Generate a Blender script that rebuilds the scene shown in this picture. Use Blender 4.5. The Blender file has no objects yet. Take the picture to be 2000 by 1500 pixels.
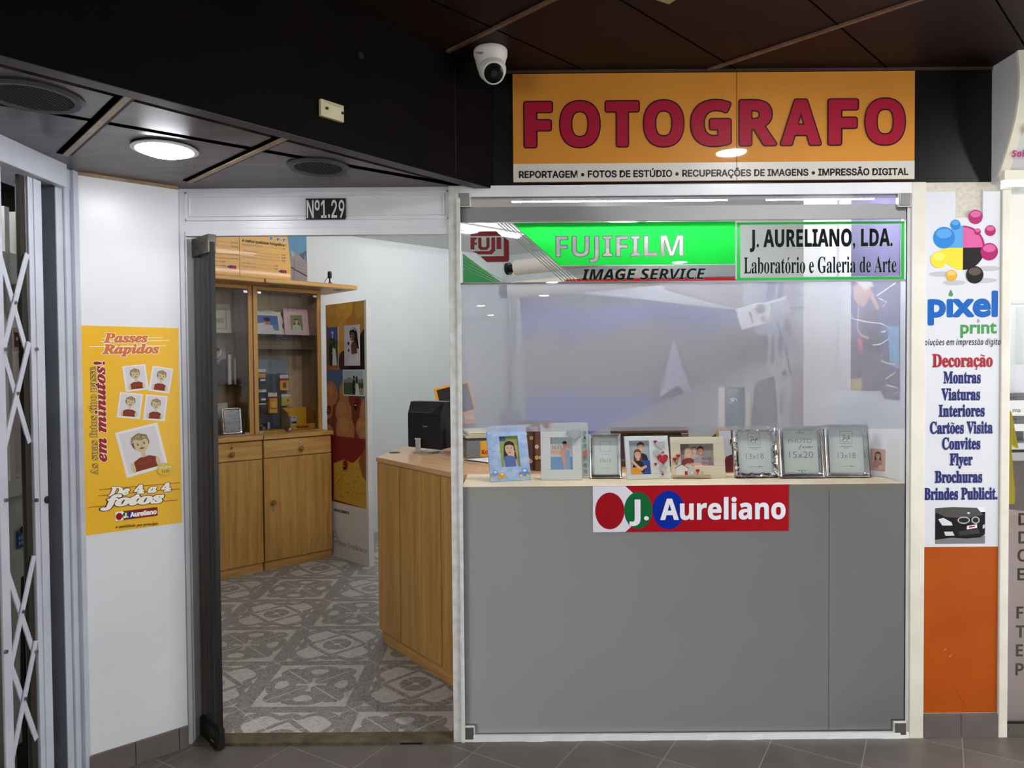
import bpy, math, random, unicodedata, os
from mathutils import Vector, Matrix
random.seed(7)
S = bpy.context.scene
COL = S.collection
R_ = math.radians
# ---------------------------------------------------------------- camera
FPX = 1390.0
CAM = Vector((0.0, -2.855, 1.51))
PITCH, ROLL = R_(-1.3), R_(-0.46)
CROT = Matrix.Rotation(math.pi/2 + PITCH, 3, 'X') @ Matrix.Rotation(ROLL, 3, 'Z')
cd = bpy.data.cameras.new('camera'); cd.sensor_width = 36; cd.lens = 36*FPX/2000; cd.clip_start = .02
cam = bpy.data.objects.new('camera', cd); COL.objects.link(cam)
cam.matrix_world = Matrix.Translation(CAM) @ CROT.to_4x4()
S.camera = cam
# ---------------------------------------------------------------- view, world, exposure
S.view_settings.view_transform = 'Standard'; S.view_settings.look = 'None'
S.view_settings.gamma = 1; S.view_settings.use_curve_mapping = False
S.view_settings.exposure = 0.12
S.cycles.max_bounces = 10; S.cycles.transparent_max_bounces = 24
S.cycles.caustics_reflective = False; S.cycles.caustics_refractive = False
S.cycles.sample_clamp_indirect = 6
W = bpy.data.worlds.new('mall_ambient'); S.world = W; W.use_nodes = True
W.node_tree.nodes['Background'].inputs[0].default_value = (1, .99, .97, 1)
W.node_tree.nodes['Background'].inputs[1].default_value = 5.0
LAMP_POWER = 150.0      # radiance of the corridor downlights
TUBE_POWER = 50.0      # radiance of the shop's fluorescent tubes
# ---------------------------------------------------------------- pixel -> place
def ray(px, py):
    return CROT @ Vector(((px-1000)/FPX, -(py-750)/FPX, -1))
def onpl(px, py, p0, n):
    d = ray(px, py); n = Vector(n); t = (Vector(p0)-CAM).dot(n)/d.dot(n)
    return CAM + d*t
def at(px, py, Y=0.0): return onpl(px, py, (0, Y, 0), (0, 1, 0))
def atz(px, py, z): return onpl(px, py, (0, 0, z), (0, 0, 1))
def atx(px, py, x): return onpl(px, py, (x, 0, 0), (1, 0, 0))
def fa(px, py, Y=0.0):
    p = at(px, py, Y); return (p.x, p.z)
def onM(px, py, M, y=0.0):
    """pixel -> (x, z) in frame M on its plane local y = y"""
    n = M.to_3x3() @ Vector((0, 1, 0)); p0 = M @ Vector((0, y, 0))
    q = M.inverted() @ onpl(px, py, p0, n); return (q.x, q.z)
def T(x, y, z=0): return Matrix.Translation((x, y, z))
def RZ(a): return Matrix.Rotation(R_(a), 4, 'Z')
def RX(a): return Matrix.Rotation(R_(a), 4, 'X')
def RY(a): return Matrix.Rotation(R_(a), 4, 'Y')
I4 = Matrix.Identity(4)
FLAT = RX(-90)          # art drawn in (x, z) lands on the floor as (X, Y), layers rise
# ---------------------------------------------------------------- materials
def lin(c):
    c = c/255.0
    return c/12.92 if c <= .04045 else ((c+.055)/1.055)**2.4
def rgb(c): return (lin(c[0]), lin(c[1]), lin(c[2]), 1)
MC = {}
def mat(c, rough=.5, metal=0, spec=.25, name=None, emit=0, trans=0, coat=0):
    key = (tuple(c), rough, metal, spec, emit, trans, coat)
    if key in MC: return MC[key]
    m = bpy.data.materials.new(name or 'paint_%d_%d_%d' % tuple(c)); m.use_nodes = True
    b = m.node_tree.nodes['Principled BSDF']
    b.inputs['Base Color'].default_value = rgb(c); b.inputs['Roughness'].default_value = rough
    b.inputs['Metallic'].default_value = metal; b.inputs['Specular IOR Level'].default_value = spec
    b.inputs['Coat Weight'].default_value = coat
    if emit:
        b.inputs['Emission Color'].default_value = rgb(c); b.inputs['Emission Strength'].default_value = emit
    if trans:
        b.inputs['Transmission Weight'].default_value = trans
    MC[key] = m; return m
def nodes(name):
    m = bpy.data.materials.new(name); m.use_nodes = True
    t = m.node_tree; return m, t, t.nodes['Principled BSDF']
def nn(t, kind, **kw):
    n = t.nodes.new(kind)
    for k, v in kw.items():
        if k in n.inputs: n.inputs[k].default_value = v
        else: setattr(n, k, v)
    return n
def coords(t, scale=(1, 1, 1), rot=(0, 0, 0), out='Object'):
    tc = t.nodes.new('ShaderNodeTexCoord'); mp = t.nodes.new('ShaderNodeMapping')
    mp.inputs['Scale'].default_value = scale; mp.inputs['Rotation'].default_value = rot
    t.links.new(tc.outputs[out], mp.inputs['Vector']); return mp.outputs['Vector']
def ramp(t, stops):
    r = t.nodes.new('ShaderNodeValToRGB'); e = r.color_ramp.elements
    while len(e) < len(stops): e.new(.5)
    for i, (p, c) in enumerate(stops): e[i].position = p; e[i].color = rgb(c)
    return r
def bump(t, b, src, s=.1, d=.002):
    n = nn(t, 'ShaderNodeBump'); n.inputs['Strength'].default_value = s; n.inputs['Distance'].default_value = d
    t.links.new(src, n.inputs['Height']); t.links.new(n.outputs[0], b.inputs['Normal'])
def noisy(name, c1, c2, scale=6, rough=.5, stretch=(1, 1, 1), detail=6, bmp=0, metal=0, coat=0, spec=.5, r2=None, lo=.35, hi=.65):
    m, t, b = nodes(name)
    v = coords(t, stretch); n = nn(t, 'ShaderNodeTexNoise', Scale=scale, Detail=detail)
    t.links.new(v, n.inputs['Vector']); r = ramp(t, [(lo, c1), (hi, c2)])
    t.links.new(n.outputs['Fac'], r.inputs[0]); t.links.new(r.outputs[0], b.inputs['Base Color'])
    b.inputs['Roughness'].default_value = rough; b.inputs['Metallic'].default_value = metal
    b.inputs['Coat Weight'].default_value = coat; b.inputs['Specular IOR Level'].default_value = spec
    if bmp: bump(t, b, n.outputs['Fac'], bmp)
    return m
def wood(name, c1, c2, c3, stretch, rough=.4, coat=.15):
    m, t, b = nodes(name)
    v = coords(t, stretch)
    n1 = nn(t, 'ShaderNodeTexNoise', Scale=1.0, Detail=8, Distortion=.6); t.links.new(v, n1.inputs['Vector'])
    n2 = nn(t, 'ShaderNodeTexNoise', Scale=6.0, Detail=4); t.links.new(v, n2.inputs['Vector'])
    mx = nn(t, 'ShaderNodeMath', operation='MULTIPLY_ADD'); t.links.new(n2.outputs['Fac'], mx.inputs[0])
    mx.inputs[1].default_value = .35; t.links.new(n1.outputs['Fac'], mx.inputs[2])
    r = ramp(t, [(.45, c1), (.68, c2), (.9, c3)]); t.links.new(mx.outputs[0], r.inputs[0])
    t.links.new(r.outputs[0], b.inputs['Base Color']); b.inputs['Roughness'].default_value = rough
    b.inputs['Coat Weight'].default_value = coat; b.inputs['Coat Roughness'].default_value = .25
    bump(t, b, n2.outputs['Fac'], .08)
    return m
def thin_glass(name, tint=(1, 1, 1), dirt=0.0, ior=1.45):
    m = bpy.data.materials.new(name); m.use_nodes = True; t = m.node_tree; t.nodes.clear()
    o = t.nodes.new('ShaderNodeOutputMaterial'); tr = t.nodes.new('ShaderNodeBsdfTransparent'); tr.inputs[0].default_value = (*tint, 1)
    g = t.nodes.new('ShaderNodeBsdfGlossy'); g.inputs['Roughness'].default_value = .01
    f = t.nodes.new('ShaderNodeFresnel'); f.inputs['IOR'].default_value = ior
    mx = t.nodes.new('ShaderNodeMixShader'); t.links.new(f.outputs[0], mx.inputs[0])
    last = tr
    if dirt:
        df = t.nodes.new('ShaderNodeBsdfDiffuse'); df.inputs[0].default_value = (.7, .7, .72, 1)
        m2 = t.nodes.new('ShaderNodeMixShader'); m2.inputs[0].default_value = dirt
        t.links.new(tr.outputs[0], m2.inputs[1]); t.links.new(df.outputs[0], m2.inputs[2]); last = m2
    t.links.new(last.outputs[0], mx.inputs[1]); t.links.new(g.outputs[0], mx.inputs[2]); t.links.new(mx.outputs[0], o.inputs[0])
    return m
def haze_film(name, c, clear=.4, transl=.3, gloss=.03):
    """translucent vinyl: part clear, part diffuse, part diffuse transmission"""
    m = bpy.data.materials.new(name); m.use_nodes = True; t = m.node_tree; t.nodes.clear()
    o = t.nodes.new('ShaderNodeOutputMaterial'); tr = t.nodes.new('ShaderNodeBsdfTransparent')
    df = t.nodes.new('ShaderNodeBsdfDiffuse'); df.inputs[0].default_value = rgb(c)
    tl = t.nodes.new('ShaderNodeBsdfTranslucent'); tl.inputs[0].default_value = rgb(c)
    a = t.nodes.new('ShaderNodeMixShader'); a.inputs[0].default_value = transl
    t.links.new(df.outputs[0], a.inputs[1]); t.links.new(tl.outputs[0], a.inputs[2])
    b = t.nodes.new('ShaderNodeMixShader'); b.inputs[0].default_value = clear
    t.links.new(a.outputs[0], b.inputs[1]); t.links.new(tr.outputs[0], b.inputs[2])
    g = t.nodes.new('ShaderNodeBsdfGlossy'); g.inputs['Roughness'].default_value = .15
    d = t.nodes.new('ShaderNodeMixShader'); d.inputs[0].default_value = gloss
    t.links.new(b.outputs[0], d.inputs[1]); t.links.new(g.outputs[0], d.inputs[2]); t.links.new(d.outputs[0], o.inputs[0])
    return m
# ---------------------------------------------------------------- lettering
FONTS = {}
def font(key):
    if key not in FONTS:
        f = None
        if key == 'inter':
            try:
                p = os.path.join(bpy.utils.system_resource('DATAFILES'), 'fonts', 'Inter.woff2')
                f = bpy.data.fonts.load(p)
            except Exception: f = None
        FONTS[key] = f
    return FONTS[key]
ALPH = {'sansb': (0x1D5D4, 0x1D7EC), 'serifb': (0x1D400, 0x1D7CE), 'serifbi': (0x1D468, 0x1D7CE), 'sansbi': (0x1D63C, 0x1D7EC), 'script': (0x1D4D0, 0x1D7CE)}
def remap(s, st):
    """letters of the styled alphabet; accents come back as (index, mark)"""
    if st not in ALPH: return s, []
    b, d = ALPH[st]; o = ''; acc = []
    for c in s:
        n = unicodedata.normalize('NFD', c); k = n[0]
        if 'A' <= k <= 'Z': o += chr(b+ord(k)-65)
        elif 'a' <= k <= 'z': o += chr(b+26+ord(k)-97)
        elif k.isdigit(): o += chr(d+ord(k)-48)
        else: o += c; continue
        if len(n) > 1: acc.append((len(o)-1, n[1], k))
    return o, acc
_tmp = None
def rim_of(vs, fs, r):
    """a band of half-width r with round corners along the outline of a filled shape"""
    cnt = {}
    for f in fs:
        for i in range(len(f)):
            e = (f[i], f[(i+1) % len(f)]); k = (min(e), max(e)); cnt[k] = cnt.get(k, 0)+1
    V, F, seen = [], [], set()
    for (a, b), c in cnt.items():
        if c != 1: continue
        (x0, y0), (x1, y1) = vs[a], vs[b]; d = math.hypot(x1-x0, y1-y0)
        if d < 1e-6: continue
        nx, ny = -(y1-y0)/d*r, (x1-x0)/d*r; n = len(V)
        V += [(x0-nx, y0-ny), (x1-nx, y1-ny), (x1+nx, y1+ny), (x0+nx, y0+ny)]; F.append((n, n+1, n+2, n+3))
        for q in (a, b):
            if q in seen: continue
            seen.add(q); n = len(V); V += [(vs[q][0]+r*math.cos(.7854*k), vs[q][1]+r*math.sin(.7854*k)) for k in range(8)]; F.append(tuple(range(n, n+8)))
    return V, F
def text_raw(s, st='sans', off=0.0, shear=0.0, res=4, rim=0.0):
    cu = bpy.data.curves.new('lettering', 'FONT'); cu.body = s; cu.size = 1; cu.offset = off; cu.shear = shear; cu.resolution_u = res
    f = font('inter') if st == 'inter' else None
    if f: cu.font = f
    cu.fill_mode = 'FRONT'
    ob = bpy.data.objects.new('lettering', cu); COL.objects.link(ob)
    dg = bpy.context.evaluated_depsgraph_get(); dg.update()
    me = bpy.data.meshes.new_from_object(ob.evaluated_get(dg))
    vs = [(v.co.x, v.co.y) for v in me.vertices]; fs = [tuple(p.vertices) for p in me.polygons]
    if rim: vs, fs = rim_of(vs, fs, rim)
    bpy.data.objects.remove(ob); bpy.data.curves.remove(cu); bpy.data.meshes.remove(me)
    return vs, fs
TC = {}
def text_mesh(s, st='sans', off=0.0, shear=0.0, res=4, rim=0.0):
    key = (s, st, off, shear, rim)
    if key in TC: return TC[key]
    o, acc = remap(s, st)
    vs, fs = text_raw(o, st, off, shear, res, rim)
    for i, mk, base in acc:
        a = text_raw(o[:i+1], st, 0, shear)[0]; x1 = max(v[0] for v in a)
        c = text_raw(o[i], st, 0, shear)[0]; w = max(v[0] for v in c)-min(v[0] for v in c); top = max(v[1] for v in c)
        cx = x1-w/2
        if mk == '\u0301': pts = [(cx-.03, top+.05), (cx+.02, top+.05), (cx+.13, top+.2), (cx+.02, top+.2)]
        elif mk == '\u0303':
            pts = [(cx-.16+.32*k/8, top+.09+.035*math.sin(k/8*6.28)) for k in range(9)]
            pts = pts + [(x, y+.07) for x, y in reversed(pts)]
        elif mk == '\u0327': pts = [(cx-.02, -.02), (cx+.05, -.02), (cx+.09, -.1), (cx+.03, -.2), (cx-.09, -.18), (cx-.09, -.14), (cx+.0, -.13)]
        else: continue
        n = len(vs); vs = vs + pts; fs = fs + [tuple(range(n, n+len(pts)))]
    TC[key] = (vs, fs); return TC[key]
# ---------------------------------------------------------------- geometry
class G:
    """collects shapes in a frame M (x right, z up, -y towards the viewer) as ONE mesh"""
    def __init__(s, M=I4, lay=0.0, step=.00008):
        s.M = M; s.v = []; s.f = []; s.fm = []; s.mats = []; s.lay = lay; s.step = step
    def mi(s, m):
        if m not in s.mats: s.mats.append(m)
        return s.mats.index(m)
    def add(s, vs, fs, m):
        n = len(s.v); k = s.mi(m)
        s.v += [s.M @ Vector(p) for p in vs]
        s.f += [tuple(i+n for i in f) for f in fs]; s.fm += [k]*len(fs)
        return s
    def box(s, x0, y0, z0, x1, y1, z1, m):
        if x0 > x1: x0, x1 = x1, x0
        if y0 > y1: y0, y1 = y1, y0
        if z0 > z1: z0, z1 = z1, z0
        v = [(x0, y0, z0), (x1, y0, z0), (x1, y1, z0), (x0, y1, z0), (x0, y0, z1), (x1, y0, z1), (x1, y1, z1), (x0, y1, z1)]
        return s.add(v, [(0, 3, 2, 1), (4, 5, 6, 7), (0, 1, 5, 4), (1, 2, 6, 5), (2, 3, 7, 6), (3, 0, 4, 7)], m)
    def prism(s, pts, y0, y1, m):
        """(x, z) outline, pushed from y0 (front) to y1"""
        n = len(pts); v = [(x, y0, z) for x, z in pts]+[(x, y1, z) for x, z in pts]
        a = sum(pts[i][0]*pts[(i+1) % n][1]-pts[(i+1) % n][0]*pts[i][1] for i in range(n))
        f = [tuple(range(n)), tuple(range(2*n-1, n-1, -1))]+[(i, i+n, (i+1) % n+n, (i+1) % n) for i in range(n)]
        if a < 0: f = [tuple(reversed(q)) for q in f]
        return s.add(v, f, m)
    def slab(s, pts, z0, z1, m):
        n = len(pts); v = [(x, y, z1) for x, y in pts]+[(x, y, z0) for x, y in pts]
        a = sum(pts[i][0]*pts[(i+1) % n][1]-pts[(i+1) % n][0]*pts[i][1] for i in range(n))
        f = [tuple(range(n)), tuple(range(2*n-1, n-1, -1))]+[(i, i+n, (i+1) % n+n, (i+1) % n) for i in range(n)]
        if a < 0: f = [tuple(reversed(q)) for q in f]
        return s.add(v, f, m)
    def cyl(s, a, b, r, m, r2=None, n=20, caps=True):
        a, b = Vector(a), Vector(b); r2 = r if r2 is None else r2
        d = (b-a).normalized(); u = d.orthogonal().normalized(); w = d.cross(u)
        v = []
        for c, q in ((a, r), (b, r2)):
            for i in range(n):
                t = 2*math.pi*i/n; v.append(c+(u*math.cos(t)+w*math.sin(t))*q)
        f = [(i, (i+1) % n, (i+1) % n+n, i+n) for i in range(n)]
        if caps: f += [tuple(range(n-1, -1, -1)), tuple(range(n, 2*n))]
        return s.add(v, f, m)
    def lathe(s, prof, m, c=(0, 0, 0), axis=(0, 0, 1), n=28):
        """profile of (r, h) along axis from c"""
        c = Vector(c); d = Vector(axis).normalized(); u = d.orthogonal().normalized(); w = d.cross(u); v = []; f = []
        for r, h in prof:
            for i in range(n):
                t = 2*math.pi*i/n; v.append(c+d*h+(u*math.cos(t)+w*math.sin(t))*max(r, 1e-5))
        for k in range(len(prof)-1):
            for i in range(n):
                f.append((k*n+i, k*n+(i+1) % n, (k+1)*n+(i+1) % n, (k+1)*n+i))
        f.append(tuple(range(n-1, -1, -1))); f.append(tuple(range((len(prof)-1)*n, len(prof)*n)))
        return s.add(v, f, m)
    def tube(s, pts, r, m, n=8):
        pts = [Vector(p) for p in pts]; v = []; f = []
        for i, p in enumerate(pts):
            d = (pts[min(i+1, len(pts)-1)]-pts[max(i-1, 0)]).normalized()
            u = d.cross(Vector((0.13, 0.31, .94))); u = u.normalized() if u.length > 1e-3 else d.orthogonal().normalized()
            w = d.cross(u); q = r[i] if isinstance(r, (list, tuple)) else r
            v += [p+(u*math.cos(6.28319*k/n)+w*math.sin(6.28319*k/n))*q for k in range(n)]
        for i in range(len(pts)-1):
            f += [(i*n+k, i*n+(k+1) % n, (i+1)*n+(k+1) % n, (i+1)*n+k) for k in range(n)]
        f += [tuple(range(n-1, -1, -1)), tuple(range((len(pts)-1)*n, len(pts)*n))]
        return s.add(v, f, m)
    def ball(s, c, rx, m, ry=None, rz=None, n=18, k=10):
        ry = ry or rx; rz = rz or rx; v = []; f = []
        for j in range(k+1):
            a = math.pi*j/k
            for i in range(n):
                t = 2*math.pi*i/n; v.append((c[0]+rx*math.sin(a)*math.cos(t), c[1]+ry*math.sin(a)*math.sin(t), c[2]-rz*math.cos(a)))
        for j in range(k):
            f += [(j*n+i, j*n+(i+1) % n, (j+1)*n+(i+1) % n, (j+1)*n+i) for i in range(n)]
        return s.add(v, f, m)
    def grid(s, fn, nu, nv, m):
        v = [fn(i/nu, j/nv) for j in range(nv+1) for i in range(nu+1)]
        f = [(j*(nu+1)+i, j*(nu+1)+i+1, (j+1)*(nu+1)+i+1, (j+1)*(nu+1)+i) for j in range(nv) for i in range(nu)]
        return s.add(v, f, m)
    # ---- flat print work: each call lies one hair in front of the last
    def up(s): s.lay -= s.step; return s.lay
    def poly(s, pts, m, y=None):
        y = s.up() if y is None else y
        n = len(pts); a = sum(pts[i][0]*pts[(i+1) % n][1]-pts[(i+1) % n][0]*pts[i][1] for i in range(n))
        if a < 0: pts = pts[::-1]
        return s.add([(p[0], y, p[1]) for p in pts], [tuple(range(n))], m)
    def rect(s, x0, z0, x1, z1, m): return s.poly([(min(x0, x1), min(z0, z1)), (max(x0, x1), min(z0, z1)), (max(x0, x1), max(z0, z1)), (min(x0, x1), max(z0, z1))], m)
    def ell(s, cx, cz, rx, rz, m, n=28, rot=0, a0=0, a1=360):
        c, q = math.cos(R_(rot)), math.sin(R_(rot)); full = abs(a1-a0) >= 360
        ts = [R_(a0+(a1-a0)*i/(n if full else n-1)) for i in range(n)]
        return s.poly([(cx+rx*math.cos(t)*c-rz*math.sin(t)*q, cz+rx*math.cos(t)*q+rz*math.sin(t)*c) for t in ts], m)
    def line(s, pts, w, m, y=None, closed=False):
        y = s.up() if y is None else y
        P = [Vector((p[0], p[1])) for p in pts]; n = len(P); L = []; Rr = []
        for i in range(n):
            a = P[i-1] if (i > 0 or closed) else P[i]; b = P[(i+1) % n] if (i < n-1 or closed) else P[i]
            d = (b-a).normalized(); q = Vector((-d.y, d.x))*w/2; L.append(P[i]+q); Rr.append(P[i]-q)
        v = [(p.x, y, p.y) for p in L]+[(p.x, y, p.y) for p in Rr]
        f = [(i, i+n, (i+1) % n+n, (i+1) % n) for i in range(n if closed else n-1)]
        return s.add(v, f, m)
    def text(s, t, x, z, h, m, w=None, st='sansb', al='L', off=0.0, shear=0.0, rot=0, outl=None, cond=1.0, yy=None):
        """cap height h, baseline z; w squeezes to a width; outl=(offset, material) lays a rim behind"""
        vs, _ = text_mesh(t, st, 0, shear)
        if not vs: return s
        cap = max(p[1] for p in text_mesh('H', st)[0])
        lo, hi = min(p[0] for p in vs), max(p[0] for p in vs)
        sz = h/cap; sx = (w/(hi-lo)) if w else sz*cond
        ax = {'L': lo, 'C': (lo+hi)/2, 'R': hi}[al]; c, q = math.cos(R_(rot)), math.sin(R_(rot))
        lays = ([(max(outl[0], .004), outl[1])] if outl else [])+([(off, m)] if off > 0 else [])+[(0, m)]
        for o, mm in lays:
            V, F = text_mesh(t, st, min(off, 0) if o == 0 else 0, shear, 4, o); y = s.up() if yy is None else yy
            pts = []
            for p in V:
                a, b = (p[0]-ax)*sx, p[1]*sz; pts.append((x+a*c-b*q, y, z+a*q+b*c))
            if o > 0:                                       # rim strokes overlap: every stroke gets its own hair of depth
                n = len(F); P2 = []; F2 = []
                for i, f in enumerate(F):
                    yy_ = y+s.step*.55*((i*7919) % 997)/997
                    F2.append(tuple(range(len(P2), len(P2)+len(f)))); P2 += [(pts[k][0], yy_, pts[k][2]) for k in f]
                s.add(P2, F2, mm)
            else: s.add(pts, F, mm)
        return s
def wm(o):
    m = o.matrix_basis.copy(); p = o.parent
    while p: m = p.matrix_basis @ m; p = p.parent
    return m
def props(o, label=None, cat=None, group=None, kind=None):
    if label: o['label'] = label
    if cat: o['category'] = cat
    if group: o['group'] = group
    if kind: o['kind'] = kind
    return o
def obj(g, name, parent=None, label=None, cat=None, group=None, kind=None, bevel=0, smooth=False, loc=None):
    me = bpy.data.meshes.new(name)
    if parent is not None:
        iv = wm(parent).inverted(); base = I4
    else:
        if loc is None:
            xs = [p.x for p in g.v]; ys = [p.y for p in g.v]; zs = [p.z for p in g.v]
            loc = Vector(((min(xs)+max(xs))/2, (min(ys)+max(ys))/2, min(zs)))
        base = Matrix.Translation(loc); iv = base.inverted()
    me.from_pydata([iv @ p for p in g.v], [], g.f)
    for m in g.mats: me.materials.append(m)
    me.polygons.foreach_set('material_index', g.fm)
    if smooth:
        me.polygons.foreach_set('use_smooth', [True]*len(me.polygons)); me.set_sharp_from_angle(angle=R_(38))
    me.update()
    o = bpy.data.objects.new(name, me); COL.objects.link(o)
    if parent is not None: o.parent = parent
    else: o.matrix_basis = base
    if bevel:
        b = o.modifiers.new('edge', 'BEVEL'); b.width = bevel; b.segments = 2; b.limit_method = 'ANGLE'; b.angle_limit = R_(40)
    return props(o, label, cat, group, kind)
def thing(name, label, cat, M=I4, group=None):
    o = bpy.data.objects.new(name, None); COL.objects.link(o); o.empty_display_size = .05
    o.matrix_basis = M; return props(o, label, cat, group)
def struct(g, name, label=None, **k):
    return obj(g, name, label=label, kind='structure', **k)
# ---------------------------------------------------------------- palette
WHITE = mat((232, 233, 236), .45); PAPER = mat((238, 238, 236), .6); BLACK = mat((14, 14, 15), .4)
RED = mat((168, 20, 34), .4); NAVY = mat((28, 36, 100), .5)
CHROME = mat((225, 226, 228), .12, 1); STEEL = mat((150, 150, 148), .35, 1); DULL = mat((120, 118, 112), .45, .8)
SILVER = noisy('polished_silver', (205, 205, 210), (245, 245, 248), 18, .14, metal=1, bmp=.05)
WALLW = noisy('white_painted_board', (218, 221, 224), (225, 228, 231), 3, .32)
FRAMEW = noisy('white_gloss_paint', (222, 223, 229), (232, 233, 237), 5, .3)
CREAMW = noisy('cream_paint', (214, 211, 196), (224, 221, 208), 8, .45)
OAK = wood('oak_veneer_upright', (168, 122, 58), (192, 144, 74), (208, 162, 92), (26, 26, 1.3), .45, .04)
OAKH = wood('oak_veneer_lengthways', (174, 128, 64), (198, 150, 82), (212, 168, 100), (1.5, 26, 26), .45, .04)
BEECH = wood('beech_worktop', (188, 140, 92), (206, 160, 112), (216, 174, 128), (2, 22, 22), .3, .3)
DARKW = wood('dark_walnut', (46, 28, 20), (70, 44, 30), (92, 60, 40), (20, 20, 2))
BEAM = noisy('black_brown_laminate', (9, 6, 5), (13, 9, 8), 4, .55, spec=.04)
SOFF = noisy('dirty_burgundy_laminate', (50, 35, 38), (84, 68, 72), 5, .3, (1, 3, 1), 8, spec=.45)
PANE = thin_glass('clear_glass'); SHELFG = thin_glass('shelf_glass', (.90, .95, .93))
DOORG = thin_glass('smoked_glass', (.55, .53, .51), .05)
GREY1 = noisy('grey_metal_paint', (176, 180, 192), (190, 194, 205), 6, .4)
GREYD = noisy('dark_grey_paint', (92, 96, 106), (102, 106, 116), 6, .5)
# ================================================================ THE SETTING
SOFZ, CEIL = 2.235, 2.69
def tiles(name, c1, c2, grout, size, ang, shift=(0, 0)):
    m, t, b = nodes(name)
    v = coords(t, (1, 1, 1), (0, 0, R_(ang)))
    br = nn(t, 'ShaderNodeTexBrick', Scale=1.0); br.offset = 0; br.squash = 1
    br.inputs['Brick Width'].default_value = size; br.inputs['Row Height'].default_value = size
    br.inputs['Mortar Size'].default_value = .0022; br.inputs['Mortar Smooth'].default_value = .2
    br.inputs['Color1'].default_value = rgb(c1); br.inputs['Color2'].default_value = rgb(c2); br.inputs['Mortar'].default_value = rgb(grout)
    t.links.new(v, br.inputs['Vector'])
    n = nn(t, 'ShaderNodeTexNoise', Scale=9, Detail=8); t.links.new(coords(t), n.inputs['Vector'])
    mx = nn(t, 'ShaderNodeMix', data_type='RGBA', blend_type='OVERLAY'); mx.inputs[0].default_value = .35
    t.links.new(br.outputs['Color'], mx.inputs[6]); t.links.new(n.outputs['Fac'], mx.inputs[7])
    t.links.new(mx.outputs[2], b.inputs['Base Color']); b.inputs['Roughness'].default_value = .45
    return m
TILE = tiles('brown_stoneware_tiles', (104, 97, 91), (96, 89, 84), (140, 134, 128), .33, 31)
SKIRT = noisy('brown_skirting_tile', (92, 84, 81), (104, 95, 92), 8, .45)
struct(G().box(-5, -15, -.05, 5, -.012, 0, TILE), 'floor', 'brown stoneware tile floor of the arcade in front of the shop')
# shop floor: printed mosaic tile
def mosaic(name, a, b_):
    m, t, b = nodes(name)
    v = coords(t); vo = nn(t, 'ShaderNodeTexVoronoi', Scale=72, feature='DISTANCE_TO_EDGE'); t.links.new(v, vo.inputs['Vector'])
    vc = nn(t, 'ShaderNodeTexVoronoi', Scale=72); t.links.new(v, vc.inputs['Vector'])
    r = ramp(t, [(.0, b_), (.10, a)]); t.links.new(vo.outputs['Distance'], r.inputs[0])
    mx = nn(t, 'ShaderNodeMix', data_type='RGBA', blend_type='SOFT_LIGHT'); mx.inputs[0].default_value = .3
    t.links.new(r.outputs[0], mx.inputs[6]); t.links.new(vc.outputs['Color'], mx.inputs[7])
    bw = nn(t, 'ShaderNodeHueSaturation', Saturation=.35); t.links.new(mx.outputs[2], bw.inputs['Color'])
    t.links.new(bw.outputs[0], b.inputs['Base Color']); b.inputs['Roughness'].default_value = .38
    return m
ML = mosaic('pale_mosaic', (186, 178, 163), (198, 192, 178)); MD = mosaic('grey_mosaic', (126, 116, 105), (168, 159, 146))
GROUT = mat((206, 202, 194), .6)
f = G(FLAT, lay=-.0002, step=.0)
f.box(-3.4, -.0002, -.05, 2.6, .05, 6.2, ML)
def cellpoly(cx, cz, fn, m, y, n=40): f.poly([(cx+fn(6.28319*i/n)[0]*1.13, cz+fn(6.28319*i/n)[1]*1.13) for i in range(n)], m, y)
X0, Z0, CS = -.722, .272, .4985
for i in range(-5, 4):
    f.add([(X0+i*CS-.038, -.0005, -.01), (X0+i*CS+.038, -.0005, -.01), (X0+i*CS+.038, -.0005, 5.5), (X0+i*CS-.038, -.0005, 5.5)], [(0, 1, 2, 3)], MD)
for j in range(0, 10):
    f.add([(-3.3, -.0006, Z0+j*CS-.027), (2, -.0006, Z0+j*CS-.027), (2, -.0006, Z0+j*CS+.027), (-3.3, -.0006, Z0+j*CS+.027)], [(0, 1, 2, 3)], MD)
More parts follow.
